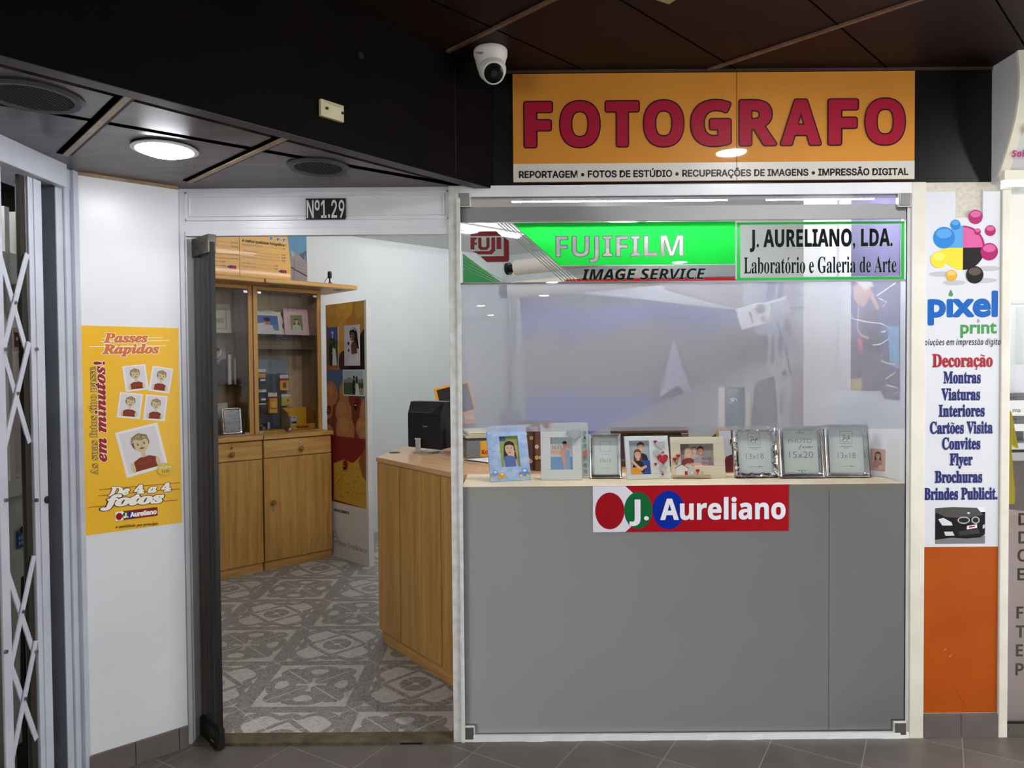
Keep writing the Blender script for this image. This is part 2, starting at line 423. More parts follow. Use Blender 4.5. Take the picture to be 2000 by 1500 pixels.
for i in range(-5, 3):
    for j in range(-1, 8):
        cx, cz = X0+(i+.5)*CS, Z0+(j+.5)*CS
        if (i+j) % 2:
            for k in range(4):
                a = R_(45+90*k); ca, sa = math.cos(a), math.sin(a)
                pet = lambda t: ((.115+.098*math.cos(t))*ca-(.052+.012*math.cos(t))*math.sin(t)*sa, (.115+.098*math.cos(t))*sa+(.052+.012*math.cos(t))*math.sin(t)*ca)
                if cz+.2 > 0: cellpoly(cx, cz, pet, MD, -.0008)
                b = R_(90*k); cb, sb = math.cos(b), math.sin(b)
                lp = lambda t, s=1.0, o=.125: ((o+.062*s*math.cos(t))*cb-.082*s*math.sin(t)*(1+.3*math.cos(t))*sb, (o+.062*s*math.cos(t))*sb+.082*s*math.sin(t)*(1+.3*math.cos(t))*cb)
                cellpoly(cx, cz, lambda t: lp(t), MD, -.0007)
                cellpoly(cx, cz, lambda t: lp(t, .45), ML, -.0010)
            for k in range(4):
                a = R_(45+90*k); f.line([(cx+.05*math.cos(a), cz+.05*math.sin(a)), (cx+.2*math.cos(a), cz+.2*math.sin(a))], .006, ML, -.0011)
        else:
            wav = lambda t, s=1.0: tuple((.198*s+.020*math.cos(4*t+math.pi)+.013*math.cos(12*t))*q/max(abs(math.cos(t)), abs(math.sin(t)))**.55 for q in (math.cos(t), math.sin(t)))
            cellpoly(cx, cz, lambda t: wav(t), MD, -.0007, 72); cellpoly(cx, cz, lambda t: wav(t, .80), ML, -.0008, 72)
            dia = lambda r: [(cx+r, cz), (cx, cz+r), (cx-r, cz), (cx, cz-r)]
            f.poly(dia(.172), MD, -.0009); f.poly(dia(.136), ML, -.0010)
            cellpoly(cx, cz, lambda t: (.068*math.cos(t), .068*math.sin(t)), MD, -.0011); cellpoly(cx, cz, lambda t: (.014*math.cos(t), .014*math.sin(t)), ML, -.0012)
for k in range(-8, 9):
    for s in (1, -1):                                         # grout lines run both diagonals of the cells
        c0 = X0-s*Z0+k*CS
        za, zb = -.01, 5.3
        f.line([(c0+s*za, za), (c0+s*zb, zb)], .0035, GROUT, -.0014)
fo = struct(f, 'floor', 'grey and beige mosaic patterned tile floor inside the shop', loc=Vector((0, 0, 0)))
import bmesh
bm = bmesh.new(); bm.from_mesh(fo.data)
bmesh.ops.bisect_plane(bm, geom=bm.verts[:]+bm.edges[:]+bm.faces[:], plane_co=(0, .02, 0), plane_no=(0, -1, 0), clear_outer=True)
bm.to_mesh(fo.data); bm.free()
struct(G().box(-5, -15.1, 0, 5, -15, CEIL, noisy('pale_baffle', (196, 194, 188), (206, 204, 198), 2, .6)), 'wall_baffle_back', 'unseen pale end wall added to keep bright surroundings out of the window reflections')  # unseen wall added so the bright world does not mirror in the glass
struct(G().box(5, -15, 0, 5.1, -3.6, CEIL, noisy('pale_baffle_side', (196, 194, 188), (206, 204, 198), 2, .6)), 'wall_baffle_side', 'unseen pale side wall added to keep bright surroundings out of the window reflections')  # unseen, added to shut the bright side opening out of the glass reflections
# corridor ceiling with seams at 45 degrees
CEILM = noisy('red_brown_ceiling_panel', (31, 17, 16), (38, 22, 21), 3, .5, spec=.15)
SEAM = mat((10, 6, 6), .9, spec=0); BATT = wood('batten_wood', (84, 58, 44), (104, 76, 58), (120, 92, 72), (8, 8, 8))
c = G().box(-5, -15, CEIL, 5, .06, CEIL+.05, CEILM)
for k in range(-3, 6):
    q = .30+.60*k; c.M = T(q/2, -q/2, CEIL) @ RZ(45)      # seam x - y = q, runs along (1, 1)
    c.box(-4.0, -.0025, -.0012, q*.7071, .0025, .001, SEAM)
for q in (.79, -.41, 1.99):
    c.M = T(q/2, q/2, CEIL) @ RZ(-45)                       # batten x + y = q, runs along (1, -1)
    s0 = q*.7071
    c.box(s0, -.010, -.009, 4.0, .004, 0, BATT); c.box(s0, .004, -.002, 4.0, .014, 0, SEAM)
c.M = I4
struct(c, 'ceiling', 'dark red-brown panelled ceiling of the arcade')
# bulkhead: diagonal black-brown beam
BA, BB = Vector((-.068, 0)), Vector((-1.15, -1.235)); bd = (BB-BA).normalized(); bn = Vector((-abs(bd.y), abs(bd.x)))
def bq(s, w): p = BA+bd*s+bn*w; return (p.x, p.y)
L = 4.2
g = G().slab([bq(-.0, 0), bq(L, 0), bq(L, .055), bq(.05, .055)], SOFZ-.010, CEIL, BEAM)
g.slab([bq(.0, .001), bq(L, .001), bq(L, .05), bq(.05, .05)], SOFZ-.012, SOFZ-.010, mat((58, 56, 58), .4))
g.M = T(BA.x, BA.y) @ RZ(math.degrees(math.atan2(-bd.y, -bd.x)))
for u, z in ((-.64, 2.545), ): g.cyl((u, .0005, z), (u, -.0006, z), .012, BLACK)
g.box(-.21, -.0008, SOFZ+.0, -.207, .001, CEIL, mat((6, 5, 5), .6))
struct(g, 'beam', 'black-brown bulkhead running diagonally above the entrance')
BM = T(BA.x, BA.y) @ RZ(math.degrees(math.atan2(-bd.y, -bd.x)))     # frame of the beam's face: x along, front = corridor side
# lower soffit with recess and two battens
fl = G()
WA, WB = Vector((-1.312, -.03)), Vector((-1.585, -.262))
fl.slab([bq(.06, .105), bq(L, .105), (-3.6, -2.6), (-3.6, -.1), (-1.6, .02), (-.12, .02)], SOFZ, SOFZ+.03, SOFF)
fl.slab([bq(.02, .05), bq(L, .05), bq(L, .125), bq(.06, .125)], SOFZ+.032, SOFZ+.05, mat((9, 6, 6), .9, spec=0))
YEL = wood('raw_batten', (120, 96, 66), (150, 124, 90), (170, 146, 110), (10, 10, 10))
for p, q in (((245, 188), (128, 298)), ((560, 265), (372, 352))):
    a, b = atz(*p, SOFZ), atz(*q, SOFZ); d = (b-a); fl.M = T(a.x, a.y, SOFZ) @ RZ(math.degrees(math.atan2(d.y, d.x))); n = d.length
    fl.box(-.02, -.012, -.006, n+.02, .006, 0, YEL); fl.box(-.02, .006, -.002, n+.02, .022, 0, SEAM); fl.box(-.02, -.024, -.0015, n+.02, -.012, 0, mat((40, 28, 24), .6))
fl.M = I4
struct(fl, 'ceiling', 'low burgundy soffit over the shop entrance')
# white angled wall beside the door
wd = (WB-WA); WL = wd.length; WALLM = T(WB.x, WB.y) @ RZ(math.degrees(math.atan2(-wd.y, -wd.x)))   # x from far-left corner to door corner
struct(G(WALLM).box(0, 0, 0, WL, .08, SOFZ, WALLW), 'wall_left', 'white panel wall with a yellow poster beside the entrance')
g = G(WALLM).box(-.004, -.004, .02, .006, .01, SOFZ-.01, mat((196, 184, 166), .5)).box(0, -.006, SOFZ-.012, WL, 0, SOFZ, YEL)
struct(g, 'trim_1', 'thin pale strip edging the white wall')
SG = G(WALLM)
zsk = .088
SG.box(.0, -.011, 0, WL*.46, 0, zsk, SKIRT).box(WL*.465, -.011, 0, WL*.9, 0, zsk, SKIRT).box(WL*.905, -.011, 0, WL, 0, zsk, SKIRT)
struct(SG, 'baseboard_left', 'brown tile skirting under the white angled wall', bevel=.0015)
# door surround: jamb, lintel with moulding, post
xd0, xd1 = at(372, 900).x, at(881, 900).x
xp0, xp1 = xd1, at(902, 900).x
ztop = 2.045
g = G().box(-1.33, -.0, 0, xd0, .07, ztop, FRAMEW).box(xd0-.022, -.012, 0, xd0-.004, .0, ztop+.02, FRAMEW)
struct(g, 'trim_2', 'white door jamb at the entrance', bevel=.002)
g = G().box(-1.33, 0, ztop, xp0+.001, .02, SOFZ, FRAMEW).box(xd0, -.006, ztop-.0, xp0, 0, ztop+.03, FRAMEW)
x0, z0 = fa(362, 432); x1, z1 = fa(876, 372)
for dd, w in ((0, .008), (.016, .005)):
    for a in ((x0+dd, z0+dd, x1-dd, z0+dd+w), (x0+dd, z1-dd-w, x1-dd, z1-dd), (x0+dd, z0+dd, x0+dd+w, z1-dd), (x1-dd-w, z0+dd, x1-dd, z1-dd)):
        g.box(a[0], -.006, a[1], a[2], 0, a[3], FRAMEW)
struct(g, 'lintel', 'white moulded lintel above the open door', bevel=.0015)
CHIP = noisy('chipped_white_paint', (205, 205, 200), (226, 227, 226), 30, .4, detail=9)
struct(G().box(xp0, -.012, 0, xp1, .08, SOFZ, CHIP).box(xp1-.012, -.02, 0, xp1+.004, -.012, SOFZ-.05, CHIP), 'trim_3', 'white post between the door and the display window', bevel=.002)
struct(G().box(xd0, -.03, -.001, xp0, .05, .012, noisy('worn_brass', (96, 90, 74), (128, 120, 100), 20, .4, metal=.6)).box(-.46, -.031, .002, -.37, -.029, .008, BLACK)
       .cyl((-.93, -.012, .012), (-.93, -.012, .014), .006, STEEL).cyl((-.62, -.012, .012), (-.62, -.012, .014), .006, STEEL), 'trim_4', 'worn metal threshold strip of the entrance')
# display window
xw0, xw1 = xp1, at(1770, 900).x; xr = at(1803, 900).x
zg0, zg1 = .012, 2.19
fr = G().box(xw0, -.012, zg1, xw1+.012, .07, SOFZ, FRAMEW).box(xw1+.012, -.012, 0, xr, .07, SOFZ, CREAMW).box(xw1, .0, 0, xw1+.012, .05, SOFZ, FRAMEW)
wf = struct(fr, 'window_1', 'white framed shop display window', bevel=.002)
sill = G()
random.seed(3)
pts = [(xw0, -.012)]+[(xw0+(xw1-xw0)*i/40, -.012+random.uniform(-.004, .003)) for i in range(1, 40)]+[(xw1+.01, -.012), (xw1+.01, .04), (xw0, .04)]
sill.slab(pts, -.001, .024, mat((225, 227, 226), .35))
obj(sill, 'window_sill', wf)
obj(G().box(xw0, 0, zg0, xw1, .010, zg1, PANE), 'window_pane', wf)
for (px, py) in ((907, 391), (1765, 391), (915, 1430), (1756, 1421)):
    x, z = fa(px, py); q = G().box(x-.022, -.014, z-.024, x+.022, .018, z+.024, STEEL if py < 1000 else DULL).box(x-.026, -.010, z-.028, x+.026, .012, z+.028, CHIP)
    obj(q, 'corner_clamp', wf, bevel=.002, label='grey metal clamp holding the glass corner')
# grey boards behind the glass (below the shelf and at the top)
BOARD = noisy('lilac_grey_board', (222, 222, 223), (226, 226, 227), 3, .5)
ztop0 = fa(905, 432)[1]; zsh = 1.03
g = G().box(xw0, .014, .02, at(1622, 1200).x-.0015, .03, zsh-.004, BOARD).box(at(1622, 1200).x+.0015, .014, .02, xw1, .03, zsh-.004, BOARD).box(xw0, .03, .02, xw1, .036, zsh-.004, mat((226, 226, 230), .5))
struct(g, 'wall_front', 'grey lilac board closing the lower half of the display window')
g = G().box(xw0, .014, ztop0, xw1, .03, zg1-.035, BOARD)
struct(g, 'trim_5', 'grey board strip along the top of the display window')
# wall band above the window, dark
struct(G().box(-.2, .0, SOFZ, 2.7, .08, CEIL, noisy('black_fascia', (12, 9, 8), (18, 14, 13), 3, .35, spec=.25)).box(-.07, -.004, CEIL-.012, 1.95, 0, CEIL, mat((70, 52, 44), .5)), 'wall_upper', 'black-brown fascia above the display window')
# pilaster to the right
xq1 = at(1950, 900).x
g = G().box(xr, .0, 0, xq1, .2, SOFZ, noisy('rough_cream_render', (196, 191, 176), (214, 209, 196), 60, .8, bmp=.4))
struct(g, 'pillar', 'narrow rendered pillar between the two shops')
struct(G().box(xq1, -.014, 0, at(1967, 900).x, .1, SOFZ-.03, CREAMW), 'trim_6', 'cream trim strip at the pillar edge', bevel=.003)
zk = fa(1870, 1393)[1]
struct(G().box(xr+.002, -.013, 0, (xr+xq1)/2-.001, 0, zk, SKIRT).box((xr+xq1)/2+.001, -.013, 0, xq1-.002, 0, zk, SKIRT), 'baseboard_right', 'brown tile skirting at the foot of the pillar', bevel=.0015)
# shop interior walls
IW = noisy('pale_grey_wall', (212, 216, 214), (218, 221, 219), 2, .6)
a = 43.0
CAB = T(-1.866, 2.451) @ RZ(a)                              # cabinet frame: x along the run, front = -y
struct(G(CAB).box(-2.2, .50, 0, 3.6, .58, 2.72, IW), 'wall_back', 'pale grey back wall of the shop')
wb = CAB @ Vector((2.9, .5, 0))
struct(G(T(wb.x, wb.y) @ RZ(-45)).box(-.2, 0, 0, 3.4, .08, 2.72, IW), 'wall_far', 'pale grey studio wall at the far end')
struct(G().box(xw1+.012, .07, 0, xw1+.09, 1.04, 2.72, noisy('white_side_wall', (222, 225, 228), (228, 230, 232), 2, .5)).box(xw1+.09, .96, 0, 2.7, 1.04, 2.72, IW), 'wall_right', 'white side wall of the shop behind the display window')
struct(G().box(xw1+.004, .62, 0, xw1+.012, .625, 2.7, GREY1), 'trim_7', 'thin joint strip on the white side wall')
struct(G().box(2.7, .9, 0, 2.78, 4.2, 2.72, IW), 'wall_side', 'grey wall of the studio corner')
g = G(T(-1.36, .07) @ RZ(136.5)).box(.03, -.08, 0, 2.9, 0, 2.72, IW)
struct(g, 'wall_inner', 'shop wall behind the open glass door')
struct(G().box(-3.9, .07, 2.7, 2.8, 6.3, 2.75, mat((226, 227, 226), .7)), 'ceiling', 'white ceiling inside the shop')
# ---------------------------------------------------------------- glass door, swung inwards
DM = T(-1.17, -.062) @ RZ(135)           # x runs from the near edge back into the shop
zd = ztop-.004
d = thing('door_1', 'smoked glass shop door standing open', 'door', DM); d['kind'] = 'structure'
obj(G(DM).box(.004, -.005, .02, .92, .005, zd-.01, DOORG), 'door_pane', d)
obj(G(DM).box(-.010, -.009, .03, .004, .009, zd-.03, mat((20, 21, 22), .4)), 'door_seal', d, label='black rubber edge seal')
FIT = noisy('tarnished_steel', (84, 80, 72), (120, 114, 100), 14, .35, metal=.8)
obj(G(DM).box(-.006, -.016, zd-.072, .16, .016, zd, FIT).cyl((.05, .017, zd-.03), (.05, -.018, zd-.03), .006, BLACK).cyl((.1, .017, zd-.045), (.1, -.018, zd-.045), .006, BLACK), 'door_hinge', d, bevel=.002, label='tarnished steel top patch fitting')
obj(G(DM).box(-.006, -.016, .006, .17, .016, .085, mat((34, 33, 30), .4, .5)).box(.02, .0161, .03, .05, .0175, .034, mat((170, 130, 50), .4)), 'door_hinge', d, bevel=.002, label='dark bottom patch fitting')
# ================================================================ LAMPS, SPEAKERS, CEILING PIECES
def lamp(x, y, z, r, label, power=LAMP_POWER, group=None, dome=.002):
    t = thing('ceiling_downlight', label, 'ceiling light', T(x, y, z), group)
    M = T(x, y, z)
    obj(G(M).lathe([(r, 0), (r+.012, -.003), (r+.014, -.007), (r, -.010), (r-.006, -.004), (r-.006, .0)], mat((220, 220, 222), .3)), 'lamp_ring', t, smooth=True)
    m = mat((250, 250, 255), .5, emit=power, name='lamp_glow')
    obj(G(M).lathe([(r-.006, -.002), (r-.012, -.002-dome*.5), (r*.6, -.002-dome*.85), (r*.25, -.002-dome), (.0, -.002-dome)], m), 'lamp_diffuser', t, smooth=True)
    return t
p = atz(322, 289, SOFZ); lamp(p.x, p.y, SOFZ, .088, 'lit round downlight in the burgundy soffit', LAMP_POWER*.46, dome=.024)
for x, y in ((1.22, -1.12), (-.36, -3.3), (2.9, -1.25)):  # the rightmost downlight is added to brighten the facade
    lamp(x, y, CEIL, .085, 'round downlight in the arcade ceiling outside the frame', LAMP_POWER*2.3, group='arcade downlights')
for x, y in ((.565, -7.0), (.54, -8.8), (-.58, -10.6), (-.46, -13.0), (1.9, -5.2), (-2.4, -5.2), (3.2, -2.6)):
    lamp(x, y, CEIL, .095, 'round downlight in the arcade ceiling outside the frame', group='arcade downlights')
GRL = mat((50, 54, 58), .55); GRR = mat((74, 78, 84), .45)
for px, py, lab, rr in ((64, 187, 'dark round ceiling speaker in the corner by the folding gate', .118), (622, 325, 'dark round ceiling speaker above the door number', .108)):
    p = atz(px, py, SOFZ); M = T(p.x, p.y, SOFZ)
    t = thing('ceiling_speaker', lab, 'speaker', M)
    obj(G(M).lathe([(rr, 0), (rr+.002, -.004), (rr-.008, -.010), (rr-.024, -.008), (rr-.026, .0)], GRR), 'speaker_ring', t, smooth=True)
    g = G(M).cyl((0, 0, -.004), (0, 0, -.001), rr-.024, GRL, n=36)
    for i in range(-8, 9):
        x = i*.0105; h = math.sqrt(max(.0001, (rr-.027)**2-x*x)); g.box(x-.0028, -h, -.0062, x+.0028, h, -.004, mat((36, 39, 42), .6))
    obj(g, 'speaker_grille', t)
p = atz(1304, -22, CEIL)
obj(G(T(p.x, p.y) @ RZ(30)).box(-.06, -.06, CEIL-.008, .06, .06, CEIL, mat((150, 146, 104), .6)), 'ceiling_plate', label='pale yellowish square plate on the dark ceiling', cat='plate', bevel=.002)
# security camera
p = atz(958, 98, CEIL); M = T(p.x, p.y, CEIL); CW = mat((214, 212, 206), .4)
t = thing('security_camera', 'white dome security camera hanging beside the big yellow sign', 'camera', M)
obj(G(M).lathe([(.060, 0), (.063, -.004), (.063, -.022), (.060, -.027), (.058, -.034), (.050, -.066), (.044, -.080), (.02, -.084)], CW), 'camera_base', t, smooth=True)
ec = Vector((.006, -.016, -.078)); dr = Vector((.12, -.62, -.50)).normalized()
ey = obj(G(M).ball(ec, .052, CW, .048, .048, 24, 14).box(-.052, -.058, -.036, -.03, -.0565, -.031, mat((120, 118, 112), .5)), 'camera_eye', t, smooth=True)
obj(G(M).lathe([(.041, .030), (.042, .040), (.036, .043), (.036, .040), (.0, .040)], CW, ec, dr), 'lens_rim', ey, smooth=True)
obj(G(M).lathe([(.036, .038), (.035, .044), (.025, .049), (.0, .051)], mat((10, 10, 12), .12), ec, dr).lathe([(.013, .049), (.012, .0525), (.0, .053)], mat((40, 44, 52), .1), ec, dr), 'camera_lens', ey, smooth=True)
# alarm box on the bulkhead
bx = lambda px, py: onM(px, py, BM, 0)
x0, z0 = bx(623, 232); x1, z1 = bx(667, 204)
BEI = mat((196, 188, 152), .5)
t = thing('alarm_sensor', 'small beige alarm box on the dark bulkhead', 'alarm sensor', BM @ T((x0+x1)/2, 0, z0))
cx, cz, hw, hz = (x0+x1)/2, (z0+z1)/2, abs(x1-x0)/2, .026
g = G(BM); g.box(cx-hw, -.012, cz-hz, cx+hw, 0, cz+hz, BEI)
o, i = [(cx-hw*.94, cz-hz*.94), (cx+hw*.94, cz-hz*.94), (cx+hw*.94, cz+hz*.94), (cx-hw*.94, cz+hz*.94)], [(cx-hw*.3, cz-hz*.5), (cx+hw*.55, cz-hz*.5), (cx+hw*.55, cz+hz*.5), (cx-hw*.3, cz+hz*.5)]
g.add([(a, -.012, b) for a, b in o]+[(a, -.019, b) for a, b in i], [(0, 1, 5, 4), (1, 2, 6, 5), (2, 3, 7, 6), (3, 0, 4, 7), (4, 5, 6, 7)], mat((206, 198, 162), .45))
obj(g, 'sensor_case', t)
for dx in (-.55, .80): obj(G(BM).cyl((cx+hw*dx, -.013, cz+.0), (cx+hw*dx, -.0185, cz), .0045, mat((60, 18, 16), .3)), 'sensor_button', t, label='dark red round button')
# ================================================================ BIG YELLOW SIGN
sx0, sx1 = .012, 1.604; sz0, sz1 = 2.247, 2.672; seam = at(1437, 250).x; zs = at(1390, 319).z
YS = noisy('orange_yellow_signboard', (200, 132, 48), (210, 142, 55), 2, .5, spec=.2, coat=.35); WS = mat((206, 203, 192), .3)
t = thing('fascia_sign', 'long orange-yellow shop sign with red FOTOGRAFO lettering', 'sign', T((sx0+sx1)/2, -.012, sz0))
for a, b in ((sx0, seam-.0012), (seam+.0012, sx1)):
    obj(G().box(a, -.012, sz0, b, 0, sz1, YS), 'sign_panel', t)
    obj(G().box(a, -.0128, sz0, b, -.012, zs, WS), 'caption_strip', t, label='off-white strip along the bottom of the sign')
g = G(lay=-.0130, step=.00008)
DRED = mat((160, 22, 50), .5, spec=.2, coat=.35); INK = mat((40, 8, 16), .5, spec=.2, coat=.3)
x0, zb = fa(1024, 289); x1, zt = fa(1766, 288); ztop_ = fa(1400, 198)[1]; zb = fa(1400, 285)[1]
# letters carry their own widths so that the word fills the board
word = 'FOTOGRAFO'; bounds = [(1022, 1080), (1091, 1173), (1180, 1249), (1254, 1336), (1346, 1427), (1440, 1516), (1520, 1603), (1613, 1674), (1684, 1766)]
for ch, (a, b) in zip(word, bounds):
    xa, xb = at(a+5, 245).x, at(b-5, 245).x
    big = ch in 'OG'; e = .004 if big else 0
    g.text(ch, (xa+xb)/2, zb+.002+e*.2, ztop_-zb-.009-e*.3, DRED, w=xb-xa, st='sansb', al='C', off=.022, outl=(.044, INK))
obj(g, 'sign_lettering', t, label='red FOTOGRAFO letters with dark outline')
g = G(lay=-.0131, step=.00006); TXT = mat((22, 22, 26), .4)
xa, z_ = fa(1014, 352); xb = fa(1770, 346)[0]
g.text('REPORTAGEM • FOTOS DE ESTÚDIO • RECUPERAÇÕES DE IMAGENS • IMPRESSÃO DIGITAL', xa, fa(1390, 346)[1], fa(1390, 334)[1]-fa(1390, 347)[1]-.001, TXT, w=xb-xa, st='inter', off=.03)
obj(g, 'caption_lettering', t, label='small black services caption')
# number plate
x0, z0 = fa(599, 430); x1, z1 = fa(675, 388)
t = thing('number_plate', 'black plate with white number 1.29 over the door', 'sign', T((x0+x1)/2, -.003, z0))
obj(G().box(x0, -.009, z0, x1, 0, z1, mat((22, 22, 30), .4, spec=.2)), 'plate', t)
obj(G(lay=-.0092).text('Nº1.29', (x0+x1)/2, z0+.008, (z1-z0)*.80, mat((225, 225, 228), .5), w=(x1-x0)*.95, st='inter', al='C', off=.012), 'plate_lettering', t)
# ================================================================ FILMS ON THE DISPLAY GLASS
FY = .0126
# even-odd vinyl: outline with the letters cut out
def cutout(rects, texts, y, name, m, parent, extra=()):
    cu = bpy.data.curves.new('vinyl', 'CURVE'); cu.dimensions = '2D'; cu.fill_mode = 'BOTH'
    for pts in list(rects)+list(extra):
        s = cu.splines.new('POLY'); s.points.add(len(pts)-1); s.use_cyclic_u = True
        for q, (x, z) in zip(s.points, pts): q.co = (x, z, 0, 1)
    for (t_, x, z, h, w, st, off) in texts:
        o_, _ = remap(t_, st); tc = bpy.data.curves.new('l', 'FONT'); tc.body = o_; tc.size = 1; tc.offset = off
        if st == 'inter' and font('inter'): tc.font = font('inter')
        ob = bpy.data.objects.new('l', tc); COL.objects.link(ob); dg = bpy.context.evaluated_depsgraph_get(); dg.update()
        cc = ob.to_curve(dg, apply_modifiers=False); vs = text_mesh(t_, st)[0]
        lo, hi = min(p[0] for p in vs), max(p[0] for p in vs); cap = max(p[1] for p in text_mesh('H', st)[0]); sx, sz = w/(hi-lo), h/cap
        for sp in cc.splines:
            n = cu.splines.new('BEZIER'); n.bezier_points.add(len(sp.bezier_points)-1); n.use_cyclic_u = True; n.resolution_u = 4
            for a_, b_ in zip(n.bezier_points, sp.bezier_points):
                for k in ('handle_left', 'co', 'handle_right'):
                    p = getattr(b_, k); a_.handle_left_type = a_.handle_right_type = 'FREE'; setattr(a_, k, ((p.x-lo)*sx+x, p.y*sz+z, 0))
        ob.to_curve_clear(); bpy.data.objects.remove(ob); bpy.data.curves.remove(tc)
    ob = bpy.data.objects.new('vinyl', cu); COL.objects.link(ob); dg = bpy.context.evaluated_depsgraph_get(); dg.update()
    me = bpy.data.meshes.new_from_object(ob.evaluated_get(dg)); g = G()
    zz = [v.co.z for v in me.vertices]; zm = (min(zz)+max(zz))/2
    keep = [p for p in me.polygons if p.normal.z > .5] or list(me.polygons)
    g.add([(v.co.x, y, v.co.y) for v in me.vertices], [tuple(p.vertices) for p in keep], m)
    bpy.data.objects.remove(ob); bpy.data.curves.remove(cu); bpy.data.meshes.remove(me)
    return obj(g, name, parent)
GREEN = haze_film('green_vinyl', (40, 232, 80), .0, .5, .0); GREEN_UNLIT = haze_film('unlit_green_vinyl', (40, 170, 78), .05, .3, .02)  # the second green is darker: its missing backlight is put into the colour
SMOKE = haze_film('smoke_grey_vinyl', (112, 118, 120), .35, .2, .02); REDV = haze_film('red_vinyl', (196, 30, 44), .0, .3, .02)
RIM = mat((206, 232, 210), .4)
a0, zt = fa(903, 433); a1, zb = fa(1438, 549); zt, zb = fa(1170, 433)[1], fa(1170, 549)[1]; zmid = fa(1170, 517)[1]
fx = lambda px: at(px, 490).x
fz = lambda py: fa(1170, py)[1]
t = thing('window_sign', 'bright green vinyl sign with a red octagon emblem on the display glass', 'sign', T((a0+a1)/2, FY, zb))
fl = ('FUJIFILM', fx(1086), fz(500), fz(459)-fz(499), fx(1336)-fx(1086), 'sansb', .0)
cutout([[(fx(1002), zt), (a1, zt), (a1, zmid), (fx(1092), zmid)]], [fl], FY, 'green_field', GREEN, t)
g = G(lay=FY-.0003, step=.00006)
for i in range(5):
    o = i*7; g.line([(fx(972+o), zt), (fx(1102+o-2), zb)], .0035, RIM)
for i in range(4):
    o = i*7; g.line([(a0, fz(500-0+o)), (fx(988-o*1.0), zb)], .002, RIM)
obj(G(lay=FY+.0008).poly([(fx(1004), zt), (a1, zt), (a1, zmid), (fx(1092), zmid)], haze_film('dimming_sheet', (150, 152, 154), .55, .5, .0)), 'dimming_sheet', t)  # grey sheet added to dim the bright room seen through the cut letters
obj(g, 'stripe_band', t, label='thin pale diagonal stripes')
obj(G(lay=FY).poly([(a0, fz(492)), (fx(978), zb), (a0, zb)], GREEN_UNLIT), 'green_corner', t, label='lower green corner, coloured darker for its missing backlight')
obj(G(lay=FY).poly([(fx(1096), zmid-.003), (a1, zmid-.003), (a1, fz(544)), (fx(1128), fz(544))], SMOKE), 'grey_band', t)
obj(G(lay=FY).poly([(fx(1108), fz(544)), (a1, fz(541)), (a1, zb), (fx(1100), zb)], REDV), 'red_band', t)
g = G(lay=FY-.0004, step=.00006)
x, z, h, w = fl[1:5]
g.text('IMAGE SERVICE', fx(1136), fz(546), fz(524)-fz(545), mat((34, 38, 42), .3), w=fx(1380)-fx(1136), st='sansbi', off=.0, outl=(.02, RIM))
obj(g, 'band_lettering', t, label='IMAGE SERVICE lettering')
# fine pale rim round the cut letters
def rimtext(t_, x, z, h, w, st, off, m, r, y, parent, name):
    V0, F0 = text_raw(remap(t_, st)[0], st, off); V, F = rim_of(V0, F0, r); vs = text_mesh(t_, st)[0]
    lo, hi = min(p[0] for p in vs), max(p[0] for p in vs); cap = max(p[1] for p in text_mesh('H', st)[0]); sx, sz = w/(hi-lo), h/cap
    g = G()
    for k, f in enumerate(F): g.add([((V[i][0]-lo)*sx+x, y-.0004-.00012*((k*7919) % 997)/997, V[i][1]*sz+z) for i in f], [tuple(range(len(f)))], m)
    return obj(g, name, parent)
rimtext('FUJIFILM', x, z, h, w, 'sansb', .0, RIM, .016, FY, t, 'letter_rim')
# red octagon emblem
g = G(lay=FY-.0002, step=.00006); RV = mat((186, 30, 48), .3)
P = lambda *q: [(fx(a), fz(b)) for a, b in q]
for pts in (P((919, 449), (970, 449), (980, 458), (919, 458)), P((919, 461), (931, 461), (931, 464), (927, 466), (927, 471), (931, 471), (931, 475), (926, 475), (926, 484), (919, 484)),
            P((934, 461), (940, 461), (940, 478), (943, 480), (948, 480), (950, 478), (950, 461), (956, 461), (956, 480), (951, 485), (938, 485), (934, 481)),
            P((924, 488), (955, 488), (960, 484), (960, 461), (967, 461), (967, 487), (960, 494), (934, 494)), P((970, 461), (979, 461), (979, 484), (970, 484)),
            P((938, 498), (984, 498), (984, 460), (994, 468), (994, 506), (991, 509), (950, 509))):
    g.line(pts, .0035, RIM, closed=True); g.poly(pts, RV)
obj(g, 'red_emblem', t, label='red octagonal emblem')
# second film
b0, b1 = at(1441, 490).x, at(1770, 490).x; zt2, zb2 = fa(1605, 432)[1], fa(1605, 547)[1]; gx = lambda px: at(px, 490).x; gz = lambda py: fa(1605, py)[1]
t = thing('window_sign', 'green bordered glass sign with two lines of black lettering', 'sign', T((b0+b1)/2, FY, zb2))
GB = haze_film('green_border_vinyl', (56, 190, 84), .0, .4, .02)
cutout([[(b0, zt2), (b1, zt2), (b1, zb2), (b0, zb2)], [(gx(1448), gz(437)), (gx(1763), gz(437)), (gx(1763), gz(540)), (gx(1448), gz(540))]], [], FY, 'green_border', GB, t)
g = G(lay=FY-.0003, step=.00006)
g.line([(gx(1448), gz(437)), (gx(1763), gz(437)), (gx(1763), gz(540)), (gx(1448), gz(540))], .0022, RIM, closed=True)
BT = mat((20, 24, 34), .3)
g.text('J. AURELIANO, LDA.', gx(1467), gz(480), gz(447)-gz(480), BT, w=gx(1746)-gx(1467), st='sansb', off=.016, outl=(.030, RIM))
g.text('Laboratório e Galeria de Arte', gx(1455), gz(532), gz(500)-gz(531), BT, w=gx(1754)-gx(1455), st='serifb', off=.0, outl=(.014, RIM))
obj(g, 'sign_lettering', t)
